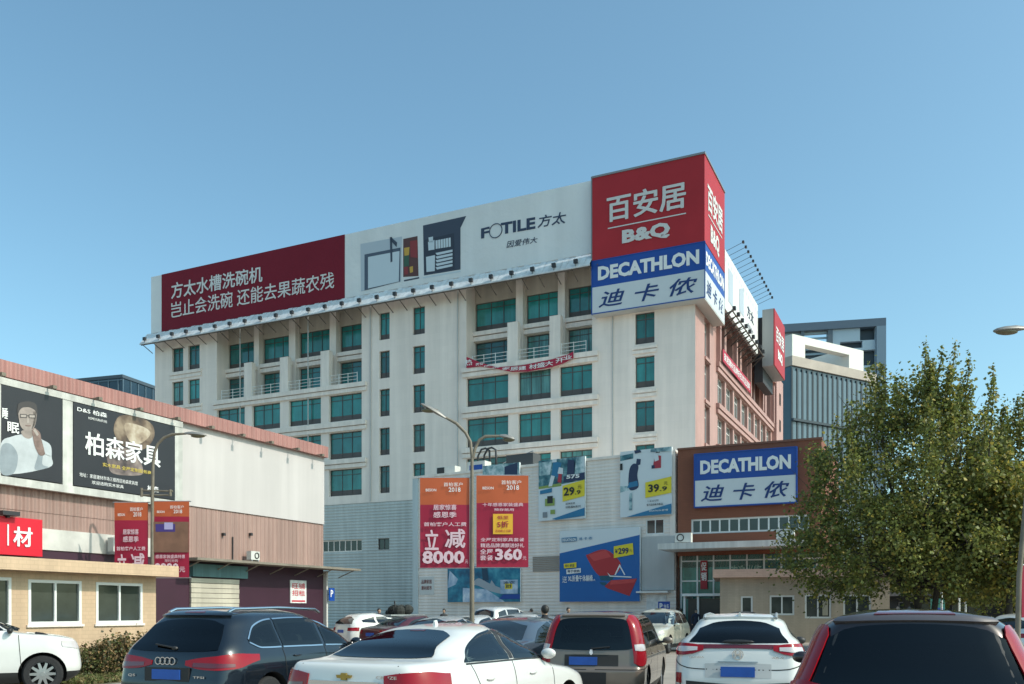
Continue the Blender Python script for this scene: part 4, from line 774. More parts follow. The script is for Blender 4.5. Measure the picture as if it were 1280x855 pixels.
# ================================================================ cars
def pchip(pts):
    xs = np.array([p[0] for p in pts], float); ys = np.array([p[1] for p in pts], float); h = np.diff(xs); d = np.diff(ys)/h; m = np.zeros(len(xs))
    for i in range(1, len(xs)-1):
        if d[i-1]*d[i] > 0: w1, w2 = 2*h[i]+h[i-1], h[i]+2*h[i-1]; m[i] = (w1+w2)/(w1/d[i-1]+w2/d[i])
    m[0], m[-1] = d[0], d[-1]
    def f(x):
        x = min(max(x, xs[0]), xs[-1]); i = min(max(int(np.searchsorted(xs, x)-1), 0), len(h)-1); t = (x-xs[i])/h[i]
        return ys[i]*(2*t**3-3*t**2+1)+h[i]*m[i]*(t**3-2*t**2+t)+ys[i+1]*(-2*t**3+3*t**2)+h[i]*m[i+1]*(t**3-t**2)
    return f
class Shell:
    """car skin as stacked rounded outlines: rear/front position and half width for every height; x right, y forward, z up"""
    def __init__(s, rear, front, width, rx=((0, .2), (2, .2)), rr=((0, .3), (2, .3)), bow=.07, fr=((0, .5), (2, .5)), fx=((0, .3), (2, .3))):
        s.yr, s.yf, s.hw = pchip(rear), pchip(front), pchip(width); s.rx, s.rr, s.fr, s.fx = pchip(rx), pchip(rr), pchip(fr), pchip(fx); s.bow = bow
        s.z0, s.z1 = width[0][0], width[-1][0]
    def dims(s, z):
        y0, y1, w = s.yr(z), s.yf(z), s.hw(z); ln = max(y1-y0, .02)
        return y0, y1, w, min(s.rx(z), w*.8), min(s.rr(z), ln*.4), min(s.fx(z), w*.8), min(s.fr(z), ln*.4)
    def S(s, q, z, sg=1):                              # q in [-1,0] rear face, [0,1] rear corner, >1 side (metres past the corner)
        y0, y1, w, rx, rr, fx, fr = s.dims(z); b = lambda x: s.bow*(x/w)**2*min(1, w/.5)
        if q <= 0: x = (w-rx)*(1+q); return Vector((sg*x, y0+b(x), z))
        if q <= 1: a = q*math.pi/2; x = w-rx+rx*math.sin(a); return Vector((sg*x, y0+b(x)+rr*(1-math.cos(a)), z))
        return s.Y(y0+b(w)+rr+q-1, z, sg)
    def Y(s, y, z, sg=1):                              # side surface at length y
        y0, y1, w, rx, rr, fx, fr = s.dims(z); b = s.bow*min(1, w/.5); x = w
        ya = y0+b+rr
        if y < ya: c = max(-1, min(1, (ya-y)/rr)); x = w-rx*(1-math.sqrt(max(0, 1-c*c)))
        yb = y1-fr-b
        if y > yb: c = max(-1, min(1, (y-yb)/fr)); x = w-fx*(1-math.sqrt(max(0, 1-c*c)))
        return Vector((sg*x, y, z))
    def Rr(s, k, z, sg=1):                             # rear face, k = fraction of the half width
        y0, y1, w, rx, rr, fx, fr = s.dims(z); x = abs(k)*w; e = 0
        if x > w-rx: c = (x-w+rx)/rx; e = rr*(1-math.sqrt(max(0, 1-c*c)))
        return Vector((k*w, y0+s.bow*(x/w)**2*min(1, w/.5)+e, z))
    def Ff(s, k, z, sg=1):
        y0, y1, w, rx, rr, fx, fr = s.dims(z); x = abs(k)*w; e = 0
        if x > w-fx: c = (x-w+fx)/fx; e = fr*(1-math.sqrt(max(0, 1-c*c)))
        return Vector((k*w, y1-s.bow*(x/w)**2*min(1, w/.5)-e, z))
    def ring(s, z):
        y0, y1, w, rx, rr, fx, fr = s.dims(z); b = s.bow*min(1, w/.5); out = []
        for i in range(18): x = (w-rx)*i/18; out.append((x, y0+b*(x/w)**2))
        for i in range(9): a = math.pi/2*i/8; x = w-rx+rx*math.sin(a); out.append((x, y0+b*(x/w)**2+rr*(1-math.cos(a))))
        ya, yb = out[-1][1], y1-fr-b
        for i in range(1, 36): out.append((w, ya+(yb-ya)*i/36))
        for i in range(9): a = math.pi/2*i/8; x = w-fx+fx*math.cos(a); out.append((x, y1-b*(x/w)**2-fr*(1-math.sin(a))))
        for i in range(6, -1, -1): x = (w-fx)*i/7; out.append((x, y1-b*(x/w)**2))
        n = len(out); return [(x, y, z) for x, y in out]+[(-x, y, z) for x, y in out[n-2:0:-1]]
    def mesh(s, nz=46, clad=.0):
        t = np.linspace(0, 1, nz); zs = s.z0+(s.z1-s.z0)*(1-(1-t)**1.5); mb = MB(); n = None
        for z in zs: r = s.ring(float(z)); n = len(r); mb.v += r
        for i in range(nz-1):
            for k in range(n): mb.f.append((i*n+k, i*n+(k+1) % n, (i+1)*n+(k+1) % n, (i+1)*n+k)); mb.m.append(1 if zs[i] < clad else 0)
        mb.f.append(tuple(range(n-1, -1, -1))); mb.m.append(1); mb.f.append(tuple(range((nz-1)*n, nz*n))); mb.m.append(0); return mb
def patch(fn, cols, off=.006, sg=1, nu=14, nv=6, mb=None, m=0, skirt=.012, ctr=(0, 2.2, .8), ring=0):
    """sheet lying just proud of the skin; cols = (u, z bottom, z top)"""
    mb = mb or MB(); us = [c[0] for c in cols]; fb, ft = pchip([(c[0], c[1]) for c in cols]), pchip([(c[0], c[2]) for c in cols]); e = 1e-3; g = []
    def P(u, z):
        p = fn(u, z, sg); n = (fn(u+e, z, sg)-fn(u-e, z, sg)).cross(fn(u, z+e, sg)-fn(u, z-e, sg))
        if n.length < 1e-12: n = Vector((0, -1, 0))
        n.normalize(); 
        if n.dot(p-Vector(ctr)) < 0: n = -n
        return p+n*off, p+n*(off-skirt)
    uu = np.linspace(us[0], us[-1], nu+1)
    for u in uu:
        a, b = fb(u), max(ft(u), fb(u)+.002)
        g.append([P(u, a+(b-a)*j/nv) for j in range(nv+1)])
    base = len(mb.v)
    for r in g: mb.v += [tuple(p[0]) for p in r]
    for i in range(nu):
        for j in range(nv):
            if ring and ring <= i < nu-ring and ring <= j < nv-ring: continue
            k = base+i*(nv+1)+j; mb.f.append((k, k+nv+1, k+nv+2, k+1)); mb.m.append(m)
    if ring: return mb
    loop = [(i, 0) for i in range(nu+1)]+[(nu, j) for j in range(1, nv+1)]+[(i, nv) for i in range(nu-1, -1, -1)]+[(0, j) for j in range(nv-1, 0, -1)]
    b2 = len(mb.v); mb.v += [tuple(g[i][j][1]) for i, j in loop]; L = len(loop)
    for k in range(L):
        i, j = loop[k]; i2, j2 = loop[(k+1) % L]; mb.f.append((base+i*(nv+1)+j, base+i2*(nv+1)+j2, b2+(k+1) % L, b2+k)); mb.m.append(m)
    return mb
def strip(fn, pts, w, off=.003, sg=1, mb=None, n=24):
    """thin line along the skin through (u, z) points"""
    mb = mb or MB(); d = [0]
    for a, b in zip(pts, pts[1:]): d.append(d[-1]+math.hypot(a[0]-b[0], a[1]-b[1]))
    fu, fz = pchip([(t, p[0]) for t, p in zip(d, pts)]), pchip([(t, p[1]) for t, p in zip(d, pts)])
    prev = None; base = len(mb.v)
    for i in range(n+1):
        t = d[-1]*i/n; p = fn(fu(t), fz(t), sg); q = fn(fu(min(t+.01, d[-1])), fz(min(t+.01, d[-1])), sg); o = fn(fu(max(t-.01, 0)), fz(max(t-.01, 0)), sg); tg = (q-o).normalized()
        e = 2e-3; nn = (fn(fu(t)+e, fz(t), sg)-fn(fu(t)-e, fz(t), sg)).cross(fn(fu(t), fz(t)+e, sg)-fn(fu(t), fz(t)-e, sg)).normalized()
        if nn.dot(p-Vector((0, 2.2, .8))) < 0: nn = -nn
        s_ = tg.cross(nn).normalized()*w/2; mb.v += [tuple(p+nn*off+s_), tuple(p+nn*off-s_)]
        if i: k = base+2*i; mb.f.append((k-2, k-1, k+1, k)); mb.m.append(0)
    return mb
M_tyre = mat('tyre_rubber', (.02, .02, .021), .85, noise=(8, .15)); M_rim = mat('alloy_rim', (.45, .45, .46), .3, .9); M_well = mat('wheel_well', (.012, .012, .012), .9)
M_cg = mat('car_glass', (.012, .018, .024), .03, spec=.8, noise=(1.3, .5)); M_lampr = mat('red_lamp', (.29, .005, .012), .15, spec=.3, coat=.3); M_lampd = mat('dark_red_lamp', (.12, .006, .012), .12, coat=1.)
M_lampw = mat('clear_lamp', (.55, .5, .5), .1, coat=1.); M_chr = mat('chrome', (.75, .75, .76), .12, 1.); M_plate = mat('blue_plate', (.02, .10, .42), .45, noise=(6, .12)); M_gap = mat('panel_gap', (.01, .01, .01), .8)
def clearglass(name, tint):                              # tinted pane one can see through, mirror-like at a slant
    m = bpy.data.materials.new(name); m.use_nodes = True; n = m.node_tree; L = n.links; t = n.nodes.new('ShaderNodeBsdfTransparent'); t.inputs[0].default_value = (*tint, 1)
    g_ = n.nodes.new('ShaderNodeBsdfGlossy'); g_.inputs['Roughness'].default_value = .02; g_.inputs[0].default_value = (.9, .95, 1, 1); f = n.nodes.new('ShaderNodeFresnel'); f.inputs[0].default_value = 1.5
    x = n.nodes.new('ShaderNodeMixShader'); L.new(f.outputs[0], x.inputs[0]); L.new(t.outputs[0], x.inputs[1]); L.new(g_.outputs[0], x.inputs[2]); L.new(x.outputs[0], n.nodes['Material Output'].inputs[0]); MATS[name] = m; return m
M_clear = clearglass('car_window', (.30, .36, .36)); M_priv = clearglass('car_privacy_window', (.13, .15, .16)); M_trimd = mat('cabin_trim', (.035, .034, .033), .8); M_seat = mat('seat_cloth', (.07, .068, .064), .85, noise=(6, .2))
def open_cabin(t, b, sh, wins, zb, simple=False):
    """take the skin out behind the panes, line the cabin and put seats in"""
    bm = bmesh.new(); bm.from_mesh(b.data); tests = []
    for fn, cols, kind in wins:
        us = [c[0] for c in cols]; tests.append((fn, us[0], us[-1], pchip([(c[0], c[1]) for c in cols]), pchip([(c[0], c[2]) for c in cols]), kind))
    def inside(p):
        for fn, u0, u1, fb, ft, kind in tests:
            if kind == 'side': u = p.y; e = .02
            else: u = p.x/max(sh.hw(p.z), .05); e = .008
            if u0+e < u < u1-e and fb(u)+.008 < p.z < ft(u)-.008:
                if kind == 'side' and abs(abs(p.x)-fn(u, p.z, 1).x) < .02: return True
                if kind != 'side' and abs(p.y-fn(u, p.z, 1).y) < .03: return True
        return False
    dead = [f for f in bm.faces if f.calc_center_median().z > zb-.05 and all(inside(v.co) for v in f.verts)]; bmesh.ops.delete(bm, geom=dead, context='FACES')
    li = MB()
    for f in bm.faces:
        c = f.calc_center_median()
        if c.z > zb-.2 and len(f.verts) <= 4: q = [v.co-v.normal*.02 for v in f.verts]; li.add([tuple(p) for p in q], [tuple(range(len(q)))])
    bm.to_mesh(b.data); bm.free(); y0, y1 = sh.yr(zb), sh.yf(zb)-.3
    if y1-y0 > 3.4: y0, y1 = y0+.1, y0+3.2
    li.add([(-.74, y0+.15, zb-.1), (.74, y0+.15, zb-.1), (.74, y1, zb-.1), (-.74, y1, zb-.1)], [(0, 1, 2, 3)]); li.build('cabin_lining', M_trimd, t, recalc=False)
    f = min(1, (sh.z1-zb)/.58); yw = sh.yf(zb+.35*f); yf_ = yw-.42; yr_ = max(yf_-.95, sh.yr(zb+.34*f)+.22)
    for yy, xs in ((yf_, (-.37, .37)), (yr_, (-.40, 0, .40))):
        for x in xs:
            h = f*(1 if yy == yf_ else .85); s = MB().prism([(x-.22, zb-.1), (x+.22, zb-.1), (x+.2, zb+.12*h), (x+.14, zb+.16*h), (x-.14, zb+.16*h), (x-.2, zb+.12*h)], yy-.06, yy+.06); s.ell((x, yy, zb+.245*h), (.12, .05, .07), 10, 6).tube([(x-.05, yy, zb+.1*h), (x-.05, yy, zb+.24*h)], .01, 5).tube([(x+.05, yy, zb+.1*h), (x+.05, yy, zb+.24*h)], .01, 5); s.build('seat', M_seat, t, smooth=50)
def paint(name, col, metal=.3, rough=.3): return mat(name, col, rough, metal, noise=(.9, .05), coat=1.)
M_pw = paint('pearl_white_paint', (.70, .69, .66), .0, .35)
def wheel(parent, x, y, r, w=.21, spokes=10):
    t = MB().lathe([(r*.66, -w/2), (r*.9, -w/2), (r*.98, -w/2+.03), (r, 0), (r*.98, w/2-.03), (r*.9, w/2), (r*.66, w/2)], 'x', (x, y, r), 28, close=True).build('wheel', M_tyre, parent, smooth=40)
    sx = 1 if x > 0 else -1; xo = x+sx*w*.36; m = MB().lathe([(r*.68, xo-x-.0), (r*.62, xo-x+sx*.012), (r*.6, xo-x-sx*.05)], 'x', (x, y, r), 28)
    for i in range(spokes):
        a = 2*math.pi*i/spokes; c, s = math.cos(a), math.sin(a); v = []
        for rr, hw_, xx in ((.1, .035, sx*.015), (.62, .022, sx*.008)):
            for dx in (0, -sx*.03):
                for k in (-1, 1): yy, zz = r*rr, k*hw_; v.append((xo+xx+dx, y+yy*c-zz*s, r+yy*s+zz*c))
        m.add(v, [(0, 1, 5, 4), (2, 3, 7, 6), (0, 2, 6, 4), (1, 3, 7, 5)])
    m.lathe([(0, xo-x+sx*.02), (r*.13, xo-x+sx*.02), (r*.15, xo-x)], 'x', (x, y, r), 16); m.lathe([(0, 0), (r*.6, 0)], 'x', (xo-sx*.06, y, r), 24, m=1)
    m.build('rim', [M_rim, M_well], t)
def car(name, label, cat, sh, pm, loc, rz, side=(), rear=None, wind=None, wheels=(.85, 3.5), wr=.34, lines=(), clad=.3, group=None, mirror=None, chrome=False, rails=None, hand=(), gm=None, tint=True, simple=False, handle=None, rear_gm=None):
    t = thing(name, label, cat, loc, rz, group); gm = gm or (M_cg if simple else M_clear); rg_ = gm if simple or rear_gm is None else rear_gm
    b = sh.mesh(30 if simple else 84, clad).build('body', [pm, M_blk, M_well], t, smooth=50); hw = sh.hw(.5)
    cut = MB()
    for y in wheels:
        for sg in (-1, 1): cut.lathe([(0, hw-.30), (wr+.06, hw-.30), (wr+.06, hw+.2), (0, hw+.2)] if sg > 0 else [(0, -hw-.2), (wr+.06, -hw-.2), (wr+.06, -hw+.30), (0, -hw+.30)], 'x', (0, y, wr), 32)
    co = cut.build('cutter', [M_well], t); bm = bmesh.new(); bm.from_mesh(co.data); bmesh.ops.remove_doubles(bm, verts=bm.verts, dist=1e-4); bmesh.ops.recalc_face_normals(bm, faces=bm.faces); bm.to_mesh(co.data); bm.free(); mod = b.modifiers.new('arch', 'BOOLEAN'); mod.operation = 'DIFFERENCE'; mod.object = co; mod.solver = 'EXACT'; mod.material_mode = 'TRANSFER'
    bpy.context.view_layer.update(); me = bpy.data.meshes.new_from_object(b.evaluated_get(bpy.context.evaluated_depsgraph_get())); b.modifiers.clear()
    if len(me.polygons) > 100: old = b.data; b.data = me; bpy.data.meshes.remove(old); me.set_sharp_from_angle(angle=R(40))
    cm = co.data; bpy.data.objects.remove(co); bpy.data.meshes.remove(cm)
    if not simple:
        ww = [(sh.Y, c, 'side') for c in side]+([(sh.Rr, rear, 'rear')] if rear else [])+([(sh.Ff, wind, 'front')] if wind else []); open_cabin(t, b, sh, ww, min(c[1] for c in side[-1][:1]+side[0][1:2]))
        for fn, c, kind in ww:
            for sg in ((-1, 1) if kind == 'side' else (1,)): patch(fn, c, .0035, sg, nu=26, nv=13, ring=2 if kind == 'side' else 3).build('window_border', M_blk, t, smooth=60)
    for y in wheels:
        for sg in (-1, 1): wheel(t, sg*(hw-.13), y, wr)
    for cols in side:
        for sg in (-1, 1):
            patch(sh.Y, cols, .006, sg, skirt=.004).build('side_window', gm, t, smooth=60)
            if chrome: 
                mb = strip(sh.Y, [(c[0], c[1]-.012) for c in cols], .022, .008, sg); strip(sh.Y, [(c[0], c[2]+.012) for c in cols], .022, .008, sg, mb); mb.build('window_trim', M_chr, t)
    if rear: 
        patch(sh.Rr, rear, .008, skirt=.004).build('rear_window', rg_, t, smooth=60)
    if wind: patch(sh.Ff, wind, .006, skirt=.004).build('windscreen', gm, t, smooth=60)
    for pts in lines:
        for sg in (-1, 1): strip(sh.Y, pts, .012, .0025, sg).build('door_gap', M_gap, t)
    for y, z in hand:
        for sg in (-1, 1):
            p = sh.Y(y, z, sg); MB().ell((p.x+sg*.012, p.y, p.z), (.02, .095, .017), 10, 6).build('door_handle', handle or pm, t, smooth=60)
    if mirror:
        for sg in (-1, 1):
            p = sh.Y(mirror[0], mirror[1], sg); q = MB().ell((p.x+sg*.14, p.y+.01, p.z+.03), (.10, .055, .065), 14, 10).build('wing_mirror', mirror[2] if len(mirror) > 2 else pm, t, smooth=60)
            MB().tube([(p.x-sg*.02, p.y, p.z), (p.x+sg*.12, p.y, p.z)], .022, 8).build('mirror_arm', M_blk, q)
    if rails:
        for sg in (-1, 1):
            k, ya, yb, zz, dz = rails[:5]; k = .50; zz = next((q for q in np.arange(sh.z1-.2, sh.z1, .004) if sh.hw(q) < k+.025), sh.z1-.05)-.01; dz = .05; MB().tube([(sg*k, ya-.12, zz), (sg*k, ya, zz+dz*.8), (sg*k, (ya+yb)/2, zz+dz+.012), (sg*k, yb, zz+dz*.8), (sg*k, yb+.12, zz-.01)], .022, 8).build('roof_rail', rails[5] if len(rails) > 5 else M_chr, t, smooth=60)
    return t
def S_(rear, front, width, **k): return Shell(rear, front, width, **k)
def plate(t, sh, z0, z1, w=.44, x=0.): 
    y = sh.Rr(x, (z0+z1)/2).y-.015; MB().box(x-w/2, x+w/2, y-.012, y+.01, z0, z1).build('number_plate', M_plate, t); return y
def place(u, Y): return ((u-U0)/F*Y, Y, 0)
# ---- generic shapes
def suv(L, Wd, H, rake=.34, belt=1.06, hood=1.03):
    w = Wd/2
    return S_([(.2, .25), (.32, .07), (.45, .0), (.62, .0), (.78, .025), (belt-.06, .07), (belt+.02, .10), (belt+.2, .10+rake*.45), (H-.18, .10+rake), (H-.1, .12+rake*1.25), (H-.04, .5+rake), (H-.012, 1.0+rake), (H, 1.9)],
              [(.2, L-.25), (.33, L-.06), (.5, L), (.7, L-.02), (hood-.15, L-.12), (hood-.05, L-.45), (hood, L-.95), (hood+.04, L-1.18), (hood+.25, L-1.55), (H-.2, L-2.05), (H-.08, L-2.35), (H-.02, L-2.6), (H, 1.92)],
              [(.2, w*.88), (.34, w*.96), (.55, w*.995), (.8, w), (belt-.1, w*.98), (belt, w*.945), (belt+.08, w*.91), (H-.3, w*.79), (H-.12, w*.68), (H-.06, w*.56), (H-.02, w*.36), (H, .05)],
              rx=((0, .2), (.9, .22), (1.2, .16), (2, .2)), rr=((0, .32), (1., .34), (1.2, .32), (2, .4)), fx=((0, .32), (.9, .35), (1.15, .2), (2, .25)), fr=((0, .45), (.95, .5), (1.2, .3), (2, .4)))
def sedan(L, Wd, H, deck=1.08, belt=.98):
    w = Wd/2
    return S_([(.2, .25), (.33, .06), (.48, .0), (.7, .01), (deck-.12, .04), (deck-.03, .07), (deck+.0, .14), (deck+.012, .42), (deck+.03, .58), (deck+.14, .85), (H-.12, 1.28), (H-.05, 1.55), (H-.02, 1.85), (H, 2.3)],
              [(.2, L-.2), (.35, L-.03), (.55, L), (.72, L-.08), (.86, L-.45), (.95, L-1.1), (1.0, L-1.35), (1.15, L-1.65), (H-.15, L-2.05), (H-.06, L-2.25), (H-.02, 2.42), (H, 2.33)],
              [(.2, w*.88), (.34, w*.97), (.55, w), (.78, w*.995), (belt-.05, w*.965), (belt+.05, w*.925), (belt+.12, w*.89), (H-.25, w*.775), (H-.11, w*.66), (H-.05, w*.53), (H-.018, w*.34), (H, .05)],
              rx=((0, .24), (.9, .24), (1.1, .2), (1.2, .14), (2, .2)), rr=((0, .34), (1., .34), (1.15, .4), (2, .5)), fx=((0, .3), (.9, .3), (1.1, .16), (2, .2)), fr=((0, .5), (.9, .6), (1.1, .35), (2, .4)))

# ---- black crossover with chrome window line
sh = suv(4.63, 1.92, 1.66, .36)
pm = paint('midnight_blue_paint', (.008, .014, .024), .4, .25)
A4 = car('parked_car', 'dark blue black crossover with silver roof rails and wide red tail lights', 'car', sh, pm, place(207, 11.7), -R(21), group='cars parked in the front row',
    side=([(.62, 1.20, 1.22), (.85, 1.125, 1.40), (1.15, 1.12, 1.475), (1.28, 1.12, 1.485)], [(1.33, 1.12, 1.487), (1.8, 1.115, 1.50), (2.1, 1.11, 1.50), (2.32, 1.11, 1.49)], [(2.40, 1.11, 1.487), (2.75, 1.10, 1.42), (3.1, 1.09, 1.24), (3.3, 1.09, 1.10)]), rear=[(-.80, 1.10, 1.42), (-.5, 1.08, 1.485), (0, 1.075, 1.50), (.5, 1.08, 1.485), (.80, 1.10, 1.42)],
    wind=[(-.85, 1.1, 1.5), (.85, 1.1, 1.5)], wheels=(.98, 3.72), wr=.36, clad=.36, rear_gm=M_priv, chrome=True, mirror=(3.1, 1.1), rails=(.60, .75, 2.7, 1.60, .075), lines=([(2.36, 1.1), (2.36, .4)], [(3.4, 1.05), (3.42, .4)], [(1.3, 1.1), (1.32, .7)]), hand=((1.6, .98), (2.65, .97)))
for sg in (-1, 1):
    patch(sh.S, [(-.62, .90, .96), (-.3, .85, 1.0), (0, .84, 1.02), (.7, .86, 1.05), (1.25, .95, 1.03)], .012, sg).build('tail_light', M_lampr, A4, smooth=60)
    patch(sh.S, [(-.45, .885, .935), (0, .87, .93), (.6, .88, .92)], .016, sg).build('lamp_insert', M_lampd, A4, smooth=60)
    patch(sh.S, [(-.1, .42, .50), (.5, .42, .50)], .008, sg).build('fog_reflector', M_lampd, A4)
yp = plate(A4, sh, .715, .845, .46)
MB().box(-.36, .36, yp+.0, yp+.03, .69, .87).build('plate_recess', M_blk, A4)
rg = MB()
for i in range(4): rg.lathe([(.052, -.006), (.052, .006), (.040, .006), (.040, -.006)], 'y', (-.03-.13+i*.078, sh.Rr(0, .95).y-.018, .955), 20, close=True)
rg.build('ring_badge', M_chr, A4)
MB().text('TFSI', .42, .60, .735, .765, sh.Rr(.5, .75).y-.012, .02, th=0).build('badge_lettering', M_chr, A4); MB().text('Q5', -.66, -.54, .735, .775, sh.Rr(-.62, .75).y-.02, .02, th=0).build('badge_lettering', M_chr, A4)
sp = MB(); 
patch(sh.Rr, [(-.86, 1.525, 1.565), (-.4, 1.53, 1.585), (0, 1.53, 1.59), (.4, 1.53, 1.585), (.86, 1.525, 1.565)], .035, skirt=.06).build('roof_spoiler', pm, A4, smooth=40)
patch(sh.Rr, [(-.25, 1.555, 1.572), (.25, 1.555, 1.572)], .04).build('brake_light', M_lampd, A4)
MB().tube([(.05, sh.Rr(0, 1.13).y-.04, 1.13), (-.28, sh.Rr(0, 1.16).y-.03, 1.17)], .014, 6).ell((.05, sh.Rr(0, 1.13).y-.02, 1.12), (.05, .03, .03), 8, 6).build('rear_wiper', M_blk, A4)

# ---- white saloon in front
sh = sedan(4.6, 1.80, 1.477, 1.10, 1.0)
A5 = car('parked_car', 'white saloon with a gold cross badge, nearest in the middle of the row', 'car', sh, M_pw, place(428, 8.75), -R(26), group='cars parked in the front row',
    side=([(.98, 1.075, 1.09), (1.15, 1.075, 1.19), (1.45, 1.07, 1.30), (1.7, 1.07, 1.36), (2.02, 1.065, 1.395)], [(2.14, 1.065, 1.40), (2.4, 1.06, 1.395), (2.75, 1.05, 1.28), (3.1, 1.045, 1.06)]), rear=[(-.79, 1.14, 1.34), (-.55, 1.128, 1.39), (0, 1.125, 1.405), (.55, 1.128, 1.39), (.79, 1.14, 1.34)], wind=[(-.85, 1.03, 1.36), (.85, 1.03, 1.36)],
    wheels=(.95, 3.64), wr=.33, clad=.27, mirror=(2.95, 1.06), tint=False, lines=([(2.08, 1.05), (2.09, .7), (2.05, .32)], [(3.14, 1.02), (3.18, .6), (3.1, .32)], [(1.1, 1.05), (1.25, .75)]), hand=((1.45, .88), (2.55, .88)))
for sg in (-1, 1):
    patch(sh.S, [(-.28, .84, .985), (0, .80, 1.01), (.6, .79, 1.02), (1.16, .83, .99)], .014, sg).build('tail_light', M_lampr, A5, smooth=60)
    patch(sh.S, [(-.2, .86, .90), (.3, .84, .89), (.8, .845, .89)], .018, sg).build('lamp_insert', M_lampd, A5, smooth=60)
    strip(sh.Y, [(1.0, 1.06), (1.6, 1.055), (2.4, 1.05), (3.1, 1.03)], .018, .006, sg).build('belt_trim', M_blk, A5)
    strip(sh.Y, [(2.08, 1.07), (2.08, 1.39)], .09, .004, sg).build('door_pillar', M_blk, A5)
    strip(sh.S, [(-.6, .62), (0, .62), (.8, .63), (1.3, .66)], .012, .003, sg).build('bumper_gap', M_gap, A5)
strip(sh.Rr, [(-.7, 1.082), (-.72, .98), (-.5, .72), (0, .70), (.5, .72), (.72, .98), (.7, 1.082)], .012, .003).build('boot_gap', M_gap, A5)
yb = sh.Rr(0, .97).y-.012
MB().prism([(-.08, .955), (-.03, .955), (-.035, .935), (.035, .935), (.03, .955), (.08, .955), (.09, .985), (.035, .985), (.03, 1.005), (-.03, 1.005), (-.035, .985), (-.09, .985)], yb-.012, yb+.01).build('cross_badge', mat('gold_badge', (.42, .29, .08), .3, .8), A5)
MB().text('CRUZE', .36, .60, .955, .985, sh.Rr(.55, .97).y-.012, .02, th=.004).build('badge_lettering', M_chr, A5)
yp = plate(A5, sh, .74, .88, .44); MB().box(-.42, .42, yp-.0, yp+.03, .885, .925).build('plate_garnish', M_chr, A5)
MB().prism([(-.02, 0), (.02, 0), (.006, .06), (-.006, .06)], 1.74, 1.80).build('antenna_fin', M_pw, A5).location.z = 1.445
patch(sh.Rr, [(-.16, 1.385, 1.398), (.16, 1.385, 1.398)], .012).build('brake_light', M_lampd, A5)

# ---- brown people carrier
sh = S_([(.2, .2), (.32, .05), (.45, .0), (.64, .0), (.72, .05), (.95, .08), (1.2, .14), (1.45, .22), (1.52, .26), (1.57, .42), (1.595, .8), (1.61, 1.7)],
        [(.2, 4.2), (.35, 4.38), (.5, 4.42), (.7, 4.38), (.9, 4.15), (1.0, 3.6), (1.06, 3.3), (1.25, 2.95), (1.45, 2.6), (1.55, 2.3), (1.6, 1.95), (1.61, 1.75)],
        [(.2, .76), (.34, .82), (.55, .85), (.8, .85), (.95, .835), (1.05, .815), (1.3, .76), (1.45, .70), (1.53, .63), (1.58, .48), (1.602, .28), (1.61, .05)], rx=((0, .16), (2, .13)), rr=((0, .22), (2, .2)), fx=((0, .3), (2, .2)), fr=((0, .45), (2, .3)), bow=.05)
pm = paint('bronze_brown_paint', (.20, .155, .12), .15, .35)
A6 = car('parked_car', 'brown people carrier with tall red pillar lights beside the white saloon', 'car', sh, pm, place(738, 14.4), -R(15), group='cars parked in the front row',
    side=([(.42, 1.02, 1.40), (.6, 1.0, 1.45), (1.15, .99, 1.475)], [(1.25, .99, 1.475), (1.9, .985, 1.485), (2.2, .985, 1.48)], [(2.28, .985, 1.475), (2.6, .98, 1.42), (3.2, .975, 1.04)]), rear=[(-.86, 1.02, 1.40), (-.7, .985, 1.48), (0, .97, 1.50), (.7, .985, 1.48), (.86, 1.02, 1.40)], wind=[(-.85, 1.1, 1.5), (.85, 1.1, 1.5)],
    wheels=(.80, 3.40), wr=.33, clad=.33, mirror=(3.05, 1.02), lines=([(2.24, .97), (2.24, .4)], [(1.2, .97), (1.25, .8), (1.1, .7)], [(3.25, .95), (3.25, .4)]), hand=((1.4, .88), (2.45, .87)))
for sg in (-1, 1):
    patch(sh.S, [(-.02, .77, 1.46), (.4, .72, 1.53), (.75, .74, 1.53), (1.04, .80, 1.46)], .02, sg, nv=12).build('tail_light', M_lampr, A6, smooth=60)
    patch(sh.S, [(.08, .97, 1.06), (.5, .96, 1.07), (.95, .97, 1.06)], .026, sg).build('reversing_lamp', M_lampw, A6)
    strip(sh.S, [(-.9, .665), (0, .665), (.9, .675), (1.3, .7)], .014, .003, sg).build('bumper_gap', M_gap, A6)
y = sh.Rr(0, .82).y
patch(sh.Rr, [(-.52, .72, .90), (.52, .72, .90)], .003).build('plate_recess', mat('recess_brown', (.03, .025, .022), .5), A6)
MB().box(-.36, .10, y-.03, y+.01, .735, .865).build('number_plate', M_plate, A6)
MB().prism([(-.03, .925), (0, .895), (.03, .925), (.018, .985), (-.018, .985)], y-.005, y+.04).build('badge', M_chr, A6)
patch(sh.Rr, [(-.35, .905, .925), (.35, .905, .925)], .012).build('handle_garnish', pm, A6)
MB().tube([(0, sh.Rr(0, 1.0).y-.03, 1.0), (.3, sh.Rr(.3, 1.03).y-.03, 1.03)], .013, 6).build('rear_wiper', M_blk, A6)
patch(sh.Rr, [(-.8, 1.515, 1.55), (0, 1.52, 1.565), (.8, 1.515, 1.55)], .03, skirt=.06).build('roof_spoiler', pm, A6, smooth=40)
patch(sh.Rr, [(-.3, .35, .62), (.3, .35, .62)], .004).build('bumper_inset', M_blk, A6)

